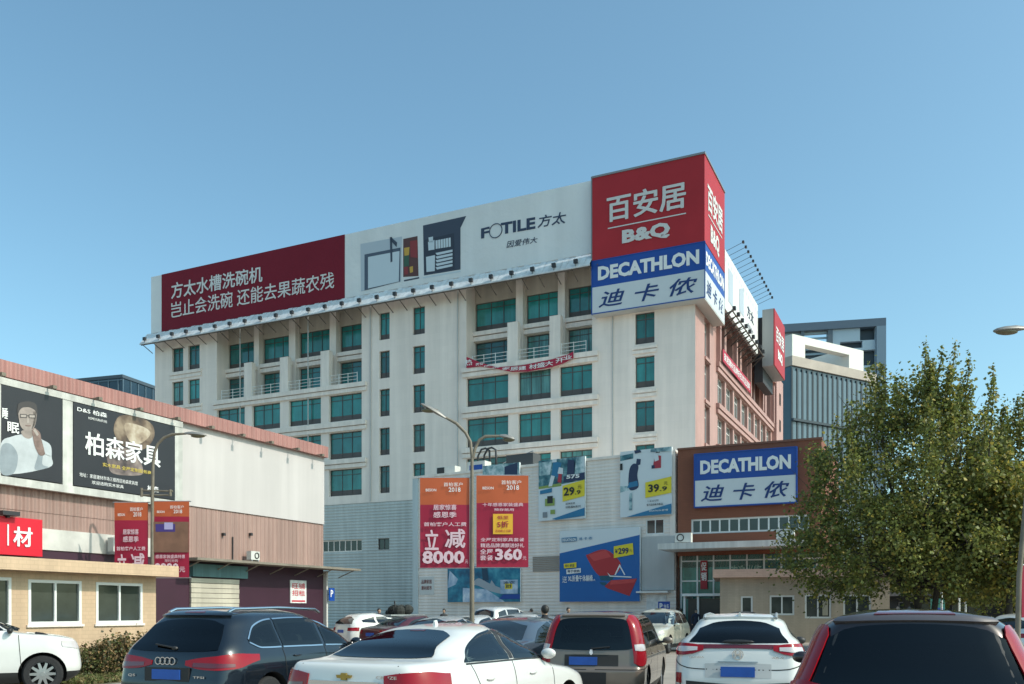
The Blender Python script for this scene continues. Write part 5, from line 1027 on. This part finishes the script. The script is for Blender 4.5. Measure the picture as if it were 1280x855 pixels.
# ---- white crossover with the full-width light bar
sh = suv(4.28, 1.79, 1.585, .38, 1.10, 1.02)
A7 = car('parked_car', 'white crossover with silver roof rails and a red light bar under its rear window', 'car', sh, M_pw, place(922, 12.3), -R(17), group='cars parked in the front row',
    side=([(.80, 1.22, 1.24), (1.0, 1.16, 1.33), (1.35, 1.14, 1.40), (1.6, 1.13, 1.42)], [(1.68, 1.13, 1.425), (2.2, 1.10, 1.43), (2.5, 1.08, 1.40), (3.1, 1.05, 1.10)]), rear=[(-.82, 1.17, 1.36), (-.5, 1.165, 1.45), (0, 1.16, 1.47), (.5, 1.165, 1.45), (.82, 1.17, 1.36)], wind=[(-.85, 1.1, 1.45), (.85, 1.1, 1.45)],
    wheels=(.86, 3.47), wr=.34, clad=.42, rear_gm=M_priv, mirror=(2.92, 1.09, M_blk), rails=(.55, .72, 2.4, 1.535, .075, M_gal), lines=([(2.1, 1.08), (2.1, .45)], [(3.05, 1.02), (3.08, .45)]), hand=((2.3, .95),))
patch(sh.Rr, [(-.82, 1.075, 1.135), (-.4, 1.085, 1.14), (0, 1.09, 1.14), (.4, 1.085, 1.14), (.82, 1.075, 1.135)], .016).build('light_bar', M_lampd, A7, smooth=60)
for sg in (-1, 1):
    patch(sh.S, [(-.30, 1.06, 1.12), (0, 1.00, 1.145), (.6, .985, 1.15), (1.12, 1.03, 1.13)], .024, sg).build('tail_light', M_lampr, A7, smooth=60)
    patch(sh.S, [(-.18, 1.055, 1.10), (.2, 1.035, 1.105), (.7, 1.045, 1.10)], .03, sg).build('lamp_insert', M_lampw, A7, smooth=60)
    patch(sh.S, [(.3, .60, .74), (.6, .60, .74)], .012, sg).build('reflector', M_lampr, A7)
    strip(sh.S, [(-.95, .80), (-.3, .80), (.3, .84), (.8, .92)], .014, .003, sg).build('tailgate_gap', M_gap, A7)
yp = plate(A7, sh, .70, .84, .46); patch(sh.Rr, [(-.5, .685, .88), (0, .685, .90), (.5, .685, .88)], .003).build('plate_recess', mat('recess_white', (.5, .5, .49), .5), A7); patch(sh.Rr, [(-.3, .90, .915), (.3, .90, .915)], .012).build('plate_garnish', M_gal, A7)
y = sh.Rr(0, 1.0).y-.012
MB().prism([(-.045, .965), (-.028, .965), (-.024, 1.0), (.024, 1.0), (.028, .965), (.045, .965), (.036, 1.055), (.02, 1.055), (.022, 1.02), (-.022, 1.02), (-.02, 1.055), (-.036, 1.055)], y-.012, y+.008).lathe([(.075, -.008), (.075, .008), (.066, .008), (.066, -.008)], 'y', (0, y, 1.01), 20, close=True).build('badge', M_chr, A7)
MB().text('XR-V', .45, .62, .955, .985, sh.Rr(.6, .96).y-.014, .02, th=0).build('badge_lettering', M_chr, A7); MB().text('HONDA', -.66, -.46, .955, .98, sh.Rr(-.63, .96).y-.02, .02, th=0).build('badge_lettering', M_chr, A7)
patch(sh.Rr, [(-.84, 1.49, 1.53), (0, 1.50, 1.545), (.84, 1.49, 1.53)], .035, skirt=.07).build('roof_spoiler', M_pw, A7, smooth=40)
patch(sh.Rr, [(-.9, .30, .64), (0, .30, .60), (.9, .30, .64)], .006).build('bumper_cladding', M_blk, A7, smooth=40)
MB().prism([(-.02, 0), (.02, 0), (.006, .06), (-.006, .06)], .62, .78).build('antenna_fin', M_pw, A7).location.z = 1.535
MB().ell((0, sh.Rr(0, 1.18).y-.03, 1.185), (.22, .03, .03), 12, 6).build('rear_wiper', M_blk, A7)

# ---- dark crossover with tall red lights, bottom right corner
sh = S_([(.2, .3), (.32, .08), (.45, .0), (.65, .0), (.85, .03), (1.0, .07), (1.1, .10), (1.3, .20), (1.5, .30), (1.56, .33), (1.60, .55), (1.625, 1.0), (1.64, 1.9)],
        [(.2, 4.3), (.33, 4.5), (.5, 4.55), (.7, 4.53), (.9, 4.4), (1.0, 4.0), (1.06, 3.4), (1.3, 3.0), (1.5, 2.5), (1.58, 2.2), (1.62, 2.0), (1.64, 1.92)],
        [(.2, .82), (.34, .88), (.55, .91), (.9, .91), (1.02, .885), (1.1, .85), (1.3, .77), (1.48, .69), (1.54, .62), (1.59, .48), (1.625, .30), (1.64, .05)], rx=((0, .2), (2, .16)), rr=((0, .3), (2, .3)), fx=((0, .3), (2, .2)), fr=((0, .5), (2, .4)), bow=.07)
pm = paint('dark_plum_paint', (.035, .022, .024), .5, .28)
A8 = car('parked_car', 'dark plum crossover with tall red lights flanking a black rear window at lower right', 'car', sh, pm, place(1146, 6.55), -R(21), group='cars parked in the front row',
    side=([(.6, 1.16, 1.36), (1.2, 1.1, 1.47)], [(1.3, 1.1, 1.48), (2.1, 1.09, 1.49)], [(2.2, 1.09, 1.49), (2.7, 1.08, 1.36), (3.2, 1.07, 1.1)]), rear=[(-.84, .96, 1.40), (-.66, .94, 1.485), (0, .93, 1.515), (.66, .94, 1.485), (.84, .96, 1.40)], wind=[(-.85, 1.1, 1.5), (.85, 1.1, 1.5)],
    wheels=(.92, 3.54), wr=.35, clad=.36, mirror=(3.05, 1.08), gm=M_priv)
for sg in (-1, 1):
    patch(sh.S, [(.22, 1.02, 1.42), (.42, .86, 1.49), (.75, .80, 1.495), (1.02, .86, 1.42), (1.10, .92, 1.2)], .022, sg, nv=14).build('tail_light', M_lampr, A8, smooth=60)
    patch(sh.S, [(-.30, .88, 1.0), (.0, .87, 1.045), (.35, .86, 1.06), (.95, .88, 1.03)], .036, sg, nv=8).build('lamp_bulge', M_lampr, A8, smooth=60)
    patch(sh.S, [(-.05, .90, .98), (.3, .90, 1.0), (.7, .91, .99)], .042, sg).build('reversing_lamp', M_lampw, A8, smooth=60)
M_sil = paint('roof_taupe_paint', (.16, .13, .13), .6, .3)
patch(sh.Rr, [(-.88, 1.515, 1.545), (-.5, 1.53, 1.58), (0, 1.535, 1.60), (.5, 1.53, 1.58), (.88, 1.515, 1.545)], .028, skirt=.06).build('roof_spoiler', M_sil, A8, smooth=40)
patch(sh.Rr, [(-.5, 1.562, 1.585), (0, 1.566, 1.59), (.5, 1.562, 1.585)], .034).build('brake_light', M_lampd, A8, smooth=40)
MB().ell((0, sh.Rr(0, .99).y-.05, .985), (.34, .05, .05), 14, 8).tube([(0, sh.Rr(0, 1.0).y-.06, 1.0), (-.3, sh.Rr(.3, 1.02).y-.04, 1.03)], .014, 6).build('rear_wiper', M_blk, A8, smooth=60)
plate(A8, sh, .74, .88)

# ---- white crossover nosing in from the left
sh = suv(4.34, 1.86, 1.72, .3, 1.18, 1.17)
A9 = car('parked_car', 'white crossover nosing in at the left edge before the gatehouse', 'car', sh, M_pw, (0, 0, 0), -R(62), group='cars parked in the front row',
    side=([(.7, 1.27, 1.42), (1.3, 1.25, 1.53)], [(1.38, 1.25, 1.53), (2.1, 1.24, 1.54)], [(2.2, 1.24, 1.54), (2.6, 1.23, 1.46), (3.2, 1.22, 1.25)]), wind=[(-.85, 1.22, 1.6), (.85, 1.22, 1.6)], wheels=(.9, 3.62), wr=.37, clad=.40, mirror=(3.05, 1.2, M_blk), lines=([(2.15, 1.2), (2.15, .5)], [(3.2, 1.17), (3.25, .5)]), hand=((2.4, 1.05), (1.5, 1.05)))
A9.location = (-9.26-3.62*math.sin(R(62))-.78*math.cos(R(62)), 17.6-3.62*math.cos(R(62))+.78*math.sin(R(62)), 0)
for sg in (-1, 1): patch(sh.Ff, [(sg*.55, .86, .96), (sg*.75, .86, 1.0), (sg*.95, .90, 1.02)] if sg > 0 else [(-.95, .90, 1.02), (-.75, .86, 1.0), (-.55, .86, .96)], .012).build('headlight', M_lampw, A9)
MB().tube([(.5, 3.5, 1.165), (.62, 3.62, 1.15), (.68, 3.7, 1.12)], .03, 6).build('bonnet_vent', M_blk, A9)

# ---- cars further back
def back(label, kind, col, u, Y, rz, dims=None, nm='pearl', **k):
    if kind == 'suv':
        L, Wd, H = dims or (4.5, 1.82, 1.68); sh = suv(L, Wd, H); b = 1.06
        side = ([(.6, b+.08, H-.3), (1.2, b+.05, H-.17)], [(1.3, b+.05, H-.165), (2.2, b+.04, H-.16)], [(2.28, b+.04, H-.165), (2.7, b+.03, H-.28), (3.15, b+.03, b+.1)]); rear = [(-.84, b+.02, H-.26), (0, b+.01, H-.16), (.84, b+.02, H-.26)]; wind = [(-.85, b+.06, H-.16), (.85, b+.06, H-.16)]
    else:
        L, Wd, H = dims or (4.6, 1.78, 1.46); sh = sedan(L, Wd, H, 1.03, .95)
        side = ([(1.0, 1.02, 1.05), (1.45, 1.02, 1.28), (2.02, 1.01, H-.09)], [(2.12, 1.01, H-.085), (2.45, 1.0, H-.11), (3.1, .99, 1.02)]); rear = [(-.85, 1.08, H-.17), (0, 1.07, H-.08), (.85, 1.08, H-.17)]; wind = [(-.85, 1.03, H-.13), (.85, 1.03, H-.13)]
    t = car('parked_car', label, 'car', sh, paint(nm+'_paint', col, .3), place(u, Y), rz, side=side, rear=rear, wind=wind, wheels=(.92, L-.95), wr=.33, clad=.3, mirror=(L-1.6, 1.05), group='cars parked further back', simple=True, tint=False, lines=([(2.07, 1.0), (2.07, .4)],))
    zt_ = .80
    for sg in (-1, 1):
        patch(sh.S, [(-.2, zt_, zt_+.13), (.9, zt_, zt_+.14)], .01, sg, nu=6, nv=2).build('tail_light', M_lampr, t)
        patch(sh.Ff, [(.55, .68, .76), (.93, .70, .80)] if sg > 0 else [(-.93, .70, .80), (-.55, .68, .76)], .012, nu=4, nv=2).build('headlight', M_lampw, t)
    patch(sh.Ff, [(-.5, .52, .68), (.5, .52, .68)], .01, nu=6, nv=2).build('grille', M_blk, t); plate(t, sh, .72, .84)
    return t
SILV = (.42, .44, .46); STEEL = (.075, .10, .135)
back('white hatchback beyond the roof of the dark blue crossover', 'suv', (.70, .69, .66), 425, 36, -R(50), (4.1, 1.7, 1.53), 'pearl_white')
back('silver saloon with tinted glass behind the white saloon roof', 'sedan', SILV, 508, 25, -R(30), None, 'silver')
back('white saloon behind the middle lamp post', 'sedan', (.66, .66, .65), 552, 31, -R(35), None, 'plain_white')
back('slate blue saloon just behind the white saloon', 'sedan', STEEL, 585, 15.8, -R(28), (4.75, 1.82, 1.5), 'slate_blue')
back('white estate-like crossover at the foot of the swimming poster', 'suv', (.68, .68, .67), 598, 43, -R(40), (4.7, 1.85, 1.83), 'clean_white')
back('silver white saloon behind the slate blue saloon', 'sedan', (.60, .61, .62), 603, 28, -R(40), (4.6, 1.78, 1.52), 'silver_white')
back('dark grey saloon at the far side of the car park by the annex', 'sedan', (.05, .055, .06), 650, 42, -R(65), None, 'dark_grey')
back('pale blue grey saloon left of the brown people carrier', 'sedan', (.36, .42, .50), 655, 23, -R(20), None, 'pale_blue')
back('white off-roader facing the camera between the brown and white cars', 'suv', (.64, .62, .52), 838, 37, -R(205), (4.4, 1.85, 1.7), 'cream_white')
back('white car parked beyond the right edge lamp post', 'suv', (.68, .68, .67), 1252, 27, -R(60), (4.3, 1.75, 1.55), 'white_far')
back('dark red saloon between the white hatchback and the silver saloon', 'sedan', (.10, .015, .02), 462, 31, -R(45), None, 'dark_red')
back('charcoal hatchback left of the walking person in the black coat', 'suv', (.04, .045, .05), 640, 33, -R(30), (4.2, 1.75, 1.56), 'charcoal')
back('black saloon parked under the trees at right', 'sedan', (.02, .022, .025), 1150, 40, -R(70), None, 'black')

# ---- loaded cargo tricycle
tx, ty, _ = place(482, 44)
TC = thing('cargo_tricycle', 'dark cargo tricycle loaded with black goods beside the annex corner', 'tricycle', (tx, ty, 0), -R(60))
MB().box(-.75, .75, 0, 1.7, .55, 1.35).build('cargo_box', mat('dark_tin', (.04, .045, .045), .6, noise=(2, .3)), TC); MB().box(-.8, .8, -.04, 1.75, 1.35, 1.42).build('box_rim', M_gal, TC)
ld = MB()
for i in range(9): ld.ell((-.55+.14*i, .5+.5*(i % 2), 1.5+.08*(i*5 % 3)), (.24, .3, .2+.05*(i % 3)), 9, 6)
ld.build('load', mat('black_sacks', (.022, .025, .022), .8, noise=(4, .4)), TC)
MB().tube([(.5, .3, 1.4), (.45, .3, 2.1)], .03, 6).tube([(.2, .5, 1.4), (.15, .4, 2.05)], .03, 6).build('pole', M_dark, TC)
for x, y in ((-.75, .5), (.75, .5), (0, 2.7)): wheel(TC, x, y, .3, .12, 8)
MB().tube([(0, 1.7, .6), (0, 2.3, .6), (0, 2.65, .95), (0, 2.75, .35)], .04, 8).tube([(-.35, 2.45, 1.1), (0, 2.6, 1.05), (.35, 2.45, 1.1)], .02, 8).build('frame', mat('red_tube', (.3, .03, .04), .4), TC); MB().box(-.2, .2, 1.75, 2.1, .72, .8).build('seat', M_blk, TC)
MB().box(-.3, .3, 2.62, 2.68, .75, 1.25).build('leg_shield', mat('red_tube', (.3, .03, .04), .4), TC)
# ================================================================ trees and shrubs
M_bark = mat('bark', (.05, .042, .034), .9, noise=(6, .4), bump=(18, .03))
def leafmesh(parent, pts, size, mats, wts, name='crown', seed=3, droop=.3):
    rs = np.random.RandomState(seed); n = len(pts); P_ = np.array(pts)
    d = rs.normal(size=(n, 3)); d[:, 2] = d[:, 2]*.7-droop; d /= np.linalg.norm(d, axis=1)[:, None]; a = np.cross(d, rs.normal(size=(n, 3))); a /= np.linalg.norm(a, axis=1)[:, None]
    s = size*(.6+.8*rs.rand(n))[:, None]; L = d*s; W_ = a*s*.42; nn = np.cross(d, a)*s*.16
    V = np.stack([P_, P_+L*.45+W_+nn, P_+L, P_+L*.45-W_+nn], 1).reshape(-1, 3)
    me = bpy.data.meshes.new(name); me.vertices.add(4*n); me.vertices.foreach_set('co', V.ravel()); me.loops.add(4*n); me.loops.foreach_set('vertex_index', np.arange(4*n)); me.polygons.add(n); me.polygons.foreach_set('loop_start', np.arange(n)*4); me.polygons.foreach_set('loop_total', np.full(n, 4))
    for m in mats: me.materials.append(m)
    me.polygons.foreach_set('material_index', rs.choice(len(mats), n, p=wts)); me.update(calc_edges=True)
    o = bpy.data.objects.new(name, me); C.objects.link(o); o.parent = parent; return o
LEAF = [mat('leaf_olive', (.225, .25, .06), .55, rnd=.5, trans=.4), mat('leaf_dark', (.14, .155, .042), .55, rnd=.45, trans=.35), mat('leaf_yellow', (.42, .34, .07), .55, rnd=.45, trans=.4)]
def tree(label, x, y, trunks, prof, ncl, nl, size, seed, wts=(.54, .34, .12), shift=(0, 0), shoots=14, group='trees by the car park'):
    """prof = (height, radius) outline of the crown; limbs run from the fork to leaf clumps scattered through it"""
    rs = np.random.RandomState(seed); t = thing('broadleaf_tree', label, 'tree', (x, y, 0), 0, group); br = MB(); tk = MB(); rad = pchip(prof); zb, zt = prof[0][0], prof[-1][0]; forks = []
    for dx, dy, r in trunks:
        tp = Vector((dx*1.5, dy*1.5, zb+.2)); tk.tube([(dx, dy, -.02), (dx*1.1+.03, dy, .5), (dx*1.25-.02, dy, zb*.6), tp], [r*1.3, r, r*.9, r*.8], 10); forks.append((tp, r))
    pts = []; lob = [(rs.rand()*6.28, rs.uniform(zb, zt), rs.uniform(.55, 1.18)) for _ in range(40)]
    def lump(a, z):                                          # uneven outline: bays and bulges
        k = 1.
        for la, lz, lf in lob:
            d2 = (math.remainder(a-la, 6.2832)/.55)**2+((z-lz)/1.1)**2; k *= 1+(lf-1)*math.exp(-d2)
        return k
    cl = []
    for i in range(ncl):
        while True:
            z = zb+(zt-zb)*rs.rand(); 
            if rs.rand() < (rad(z)/max(p[1] for p in prof))**1.6+.02: break
        a = rs.rand()*6.2832; f = rs.rand()**.42; r = rad(z)*f*lump(a, z); c = Vector((math.cos(a)*r+shift[0]*(z-zb)/(zt-zb), math.sin(a)*r+shift[1], z+rs.normal()*.15)); cl.append(c)
    def leaves(c, n, s, sz):
        q = rs.normal(size=(n, 3))*np.array((s, s, sz)); pts.extend((q+np.array(c)).tolist())
    for i, c in enumerate(cl):
        s = rs.uniform(.15, .33); leaves(c, int(nl/ncl*rs.uniform(.4, 1.6)), s, s*rs.uniform(.9, 1.7))
        if i % 4 == 0:
            tp, r = forks[i % len(forks)]; m1 = tp.lerp(c, .35)+Vector((rs.normal()*.2, rs.normal()*.2, .5)); m2 = tp.lerp(c, .7)+Vector((rs.normal()*.2, rs.normal()*.2, .35)); br.tube([tp-Vector((0, 0, .15)), m1, m2, c], [r*.35, r*.24, r*.14, .012], 5)
            for k in range(3): e = c+Vector(rs.normal(size=3)*.5); br.tube([m2.lerp(c, .4*k/3+.2), e], [.02, .006], 4)
    for i in range(shoots):                                  # upright leaders breaking the outline
        a = rs.rand()*6.2832; z = zb+(zt-zb)*rs.uniform(.5, .93); r = rad(z)*rs.uniform(.45, .95); b0 = Vector((math.cos(a)*r+shift[0]*(z-zb)/(zt-zb), math.sin(a)*r, z)); L = rs.uniform(1.0, 2.3); tip = b0+Vector((math.cos(a)*.25, math.sin(a)*.25, L)); br.tube([b0, b0.lerp(tip, .5), tip], [.03, .02, .006], 4)
        for k in range(9): leaves(b0.lerp(tip, k/8), int(34-k*2.4), .16*(1-k/12), .14)
    tk.build('trunk', M_bark, t, smooth=60); br.build('branches', M_bark, t, smooth=60); leafmesh(t, pts, size, LEAF, wts, seed=seed); return t
def kprof(k, h0=2.1): return [(h0+(z-2.1)*k, r*k) for z, r in ((2.1, 3.7), (3.0, 5.2), (4.2, 5.7), (5.2, 5.2), (6.2, 4.4), (7.2, 3.9), (8.2, 3.1), (9.1, 2.2), (9.8, 1.3), (10.3, .4))]
tree('big olive green broadleaf tree in front of the brick block and the tan building', 15.75, 34.5, [(-.35, 0, .15), (.05, .2, .16), (.42, -.1, .13)], kprof(1., 2.35), 350, 52000, .125, 11, shift=(-.2, 0), shoots=34)
tree('broadleaf tree right of the big olive tree, leaning out of the frame', 21.0, 35.5, [(-.2, 0, .14), (.25, .1, .13)], kprof(.95, 2.4), 290, 36000, .125, 23, wts=(.5, .34, .16), shoots=22)
tree('smaller yellowish tree low between the two big broadleaf trees', 18.3, 32.8, [(0, 0, .12)], kprof(.5, 2.5), 130, 13000, .14, 31, wts=(.4, .2, .4), shoots=6)
tree('dark tree standing far back beyond the tan building', 26.5, 50, [(0, 0, .16)], kprof(.9), 260, 16000, .22, 41, wts=(.3, .62, .08), shoots=8)
tree('bushy dark tree far back in the gap beside the tan building', 27.2, 66, [(0, 0, .16)], kprof(.75, .8), 240, 15000, .26, 47, wts=(.35, .55, .1), shoots=6)
tree('dark tree far back near the charcoal building at the right edge', 35.0, 57, [(0, 0, .16)], kprof(.95), 260, 15000, .24, 43, wts=(.3, .62, .08), shoots=8)
def shrub(label, x, y, w, h, nl, seed, wts, size=.07, d=.5):
    t = thing('shrub', label, 'shrub', (x, y, 0), rz2, 'shrubs by the gatehouse'); rs = random.Random(seed); s = MB(); pts = []; rn = np.random.RandomState(seed)
    for i in range(int(26*w)):
        p = Vector((rs.uniform(-w/2, w/2)*.8, rs.uniform(-d, d)*.5, 0)); q = p+Vector((rs.gauss(0, .22), rs.gauss(0, .12), h*rs.uniform(.55, 1.05))); m = p.lerp(q, .5)+Vector((rs.gauss(0, .06), rs.gauss(0, .06), .05)); s.tube([p, m, q], [.012, .009, .004], 4)
        for k in range(int(nl/(26*w))): f = rn.rand()**.6; c = p.lerp(q, f); pts.append((c.x+rn.normal()*.09, c.y+rn.normal()*.09, max(.03, c.z+rn.normal()*.08)))
    s.build('stems', mat('twig', (.13, .085, .05), .8), t); leafmesh(t, pts, size, [mat('shrub_green', (.11, .12, .035), .6, rnd=.4, trans=.25), mat('shrub_brown', (.28, .18, .08), .7, rnd=.4, trans=.2), mat('shrub_dark', (.075, .08, .035), .6, rnd=.4, trans=.2)], wts, 'foliage', seed); return t
for i, (u, h, w) in enumerate(((88, .65, 1.3), (115, .7, 1.4), (143, .95, 1.5), (168, 1.0, 1.4))):
    xx = G.X(u, -1.0); p = G.w(xx, -1.0)
    shrub(['low green brown shrub against the tiles just above the white car bonnet', 'olive shrub under the pair of gatehouse windows', 'twiggy brown shrub below the right gatehouse window', 'tall twiggy shrub at the gatehouse corner beside the dark crossover'][i], p[0], p[1], w, h, 2600, 60+i, (.5, .2, .3) if i < 2 else (.35, .45, .2))
gv = np.random.RandomState(5); gp = []
for _ in range(9000):
    xx, yy = gv.uniform(-6, .5), gv.uniform(-3.1, -.6); p = G.w(xx, yy); gp.append((p[0], p[1], .0))
gr = leafmesh(None, gp, .09, [mat('grass_green', (.10, .12, .03), .7, rnd=.4, trans=.2), mat('grass_dry', (.24, .19, .08), .7, rnd=.4, trans=.2)], (.6, .4), 'grass', 9, droop=-1.6); gr['kind'] = 'stuff'
vg = MB(); vg.add([G.w(-6.2, -3.3, .008), G.w(.8, -3.3, .008), G.w(.8, -.02, .008), G.w(-6.2, -.02, .008)], [(0, 1, 2, 3)]); vg.build('verge', mat('soil', (.13, .11, .06), .95, noise=(2, .3)), kind='structure')
# ================================================================ people
def person(label, x, y, rz, jacket, trousers, h=1.7, stride=.12, arm=.1, hair=(.02, .018, .016), phone=False):
    t = thing('person', label, 'person', (x, y, 0), rz); k = h/1.7
    J = [(0, 0, .93, .125), (0, 0, 1.12, .125), (0, .0, 1.32, .145), (0, 0, 1.44, .08), (0, .01, 1.50, .052), (0, .02, 1.58, .085), (0, .02, 1.67, .07)]
    v = [p[:3] for p in J]; r = [p[3] for p in J]; e = [(i, i+1) for i in range(6)]
    def add(p, rad, par): v.append(p); r.append(rad); e.append((par, len(v)-1)); return len(v)-1
    for sg in (-1, 1):
        hp = add((sg*.10, 0, .88), .095, 0); kn = add((sg*.11, sg*stride*.6+.03, .48), .062, hp); an = add((sg*.115, sg*stride, .09), .042, kn); add((sg*.13, sg*stride+.17, .035), .035, an)
        sd_ = add((sg*.19, 0, 1.38), .065, 2); el = add((sg*.25, -.02-sg*arm*.3, 1.12), .045, sd_); wr_ = add((sg*.24, .12-sg*arm if not (phone and sg > 0) else .22, .90 if not (phone and sg > 0) else 1.25), .034, el); add((sg*.235, .17-sg*arm if not (phone and sg > 0) else .25, .80 if not (phone and sg > 0) else 1.33), .038, wr_)
    me = bpy.data.meshes.new('body'); me.from_pydata([(a*k, b*k, c*k) for a, b, c in v], e, []); o = bpy.data.objects.new('body', me); C.objects.link(o)
    m = o.modifiers.new('skin', 'SKIN'); sv = me.skin_vertices[0].data
    for i, q in enumerate(r): sv[i].radius = (q*k, q*k*(.8 if i < 3 else 1)); sv[i].use_root = i == 0
    o.modifiers.new('sub', 'SUBSURF').levels = 2
    bpy.context.view_layer.update(); nm = bpy.data.meshes.new_from_object(o.evaluated_get(bpy.context.evaluated_depsgraph_get())); o.modifiers.clear(); o.data = nm; bpy.data.meshes.remove(me); nm.materials.clear()
    for q in (mat('skin', (.42, .26, .18), .6), jacket, trousers, M_blk): nm.materials.append(q)
    for p in nm.polygons:
        c = p.center/k; p.material_index = 0 if c.z > 1.505 or (abs(c.x) > .2 and c.z < .87) or (phone and c.x > .15 and c.y > .17 and c.z > 1.2) else 1 if c.z > .86 else 3 if c.z < .09 else 2
        p.use_smooth = True
    o.parent = t; MB().ell((0, -.018*k, 1.625*k), (.088*k, .095*k, .10*k), 14, 8).build('hair', mat('dark_hair_%.2f' % hair[0], hair, .6), t, smooth=60)
    MB().ell((-.03*k, .115*k, 1.60*k), (.01, .008, .008), 6, 4).ell((.03*k, .115*k, 1.60*k), (.01, .008, .008), 6, 4).build('eyes', M_blk, t); MB().ell((0, .118*k, 1.565*k), (.013, .02, .02), 8, 6).build('nose', mat('skin', (.42, .26, .18), .6), t)
    return t
JB = mat('black_coat', (.015, .016, .02), .85); TB = mat('dark_trousers', (.022, .024, .03), .85); JN = mat('navy_coat', (.02, .03, .06), .85); JG = mat('grey_coat', (.10, .10, .10), .85)
x, y, _ = place(681, 19.5); person('person in a black coat walking between the saloon and the brown people carrier', x, y, R(20), JB, TB, 1.72)
x, y, _ = place(710.5, 40); person('person in dark clothes standing below the blue folding chair poster', x, y, R(200), JB, TB, 1.74)
x, y, _ = place(851, 47.5); person('person in a black jacket walking at the shop entrance left of the door frame', x, y, R(15), JB, TB, 1.72, .16)
x, y, _ = place(870, 50.2); person('person in a navy jacket standing in the entrance doorway', x, y, R(190), JN, TB, 1.68, .05)
x, y, _ = place(832, 49.5); person('person in a navy top waiting by the white notice board', x, y, R(170), JN, TB, 1.66, .05)
x, y, _ = place(664, 46); person('person in a grey jacket walking past the swimming poster', x, y, R(80), JG, TB, 1.7, .15)
x, y, _ = place(474, 40); person('person in a navy coat beside the loaded cargo tricycle', x, y, R(200), JN, TB, 1.7, .06)
x, y, _ = place(555, 50); person('person in a grey jacket near the panel lettered in maroon', x, y, R(160), JG, TB, 1.7, .08)
# small things at the annex foot and under the trees
sg_ = on(P, 'parking_sign', 'blue and violet sign board standing by the entrance corner of the annex', 'sign', 19.95, -1.6, 0)
MB().box(0, .75, -.02, .02, 1.55, 2.15).build('board', M_blue, sg_); MB().text('P', .1, .3, 1.68, 2.05, -.03, .03, th=0).text('停车', .36, .7, 1.74, 2.0, -.03, .01, th=0).build('lettering', M_wh, sg_); MB().tube([(.37, .0, 0), (.37, 0, 1.6)], .025, 8).build('post', M_gal, sg_)
for i, (u, Y) in enumerate(((1177, 43), (1199, 45), (1207, 47))):
    x, y, _ = place(u, Y); t = thing('marker_post', ['slim white post nearest the big tree trunk', 'slim white post in the middle under the trees', 'slim white post furthest right under the trees'][i], 'post', (x, y, 0), 0, 'white posts under the trees'); MB().tube([(0, 0, 0), (0, 0, 2.6-.3*i)], .05, 8).build('shaft', M_wfr, t); MB().ell((0, 0, 2.62-.3*i), (.07, .07, .06), 8, 6).build('cap', M_wfr, t)
x, y, _ = place(1172, 44); t = thing('notice_board', 'small green and blue notice board under the trees', 'sign', (x, y, 0)); MB().box(-.35, .35, -.03, .03, 1.4, 2.2).build('board', mat('green_board', (.02, .16, .14), .5), t); MB().box(-.28, .28, -.04, -.031, 1.45, 1.75).build('notice', M_blue, t); MB().tube([(0, .02, 0), (0, .02, 1.45)], .03, 8).build('post', M_gal, t)
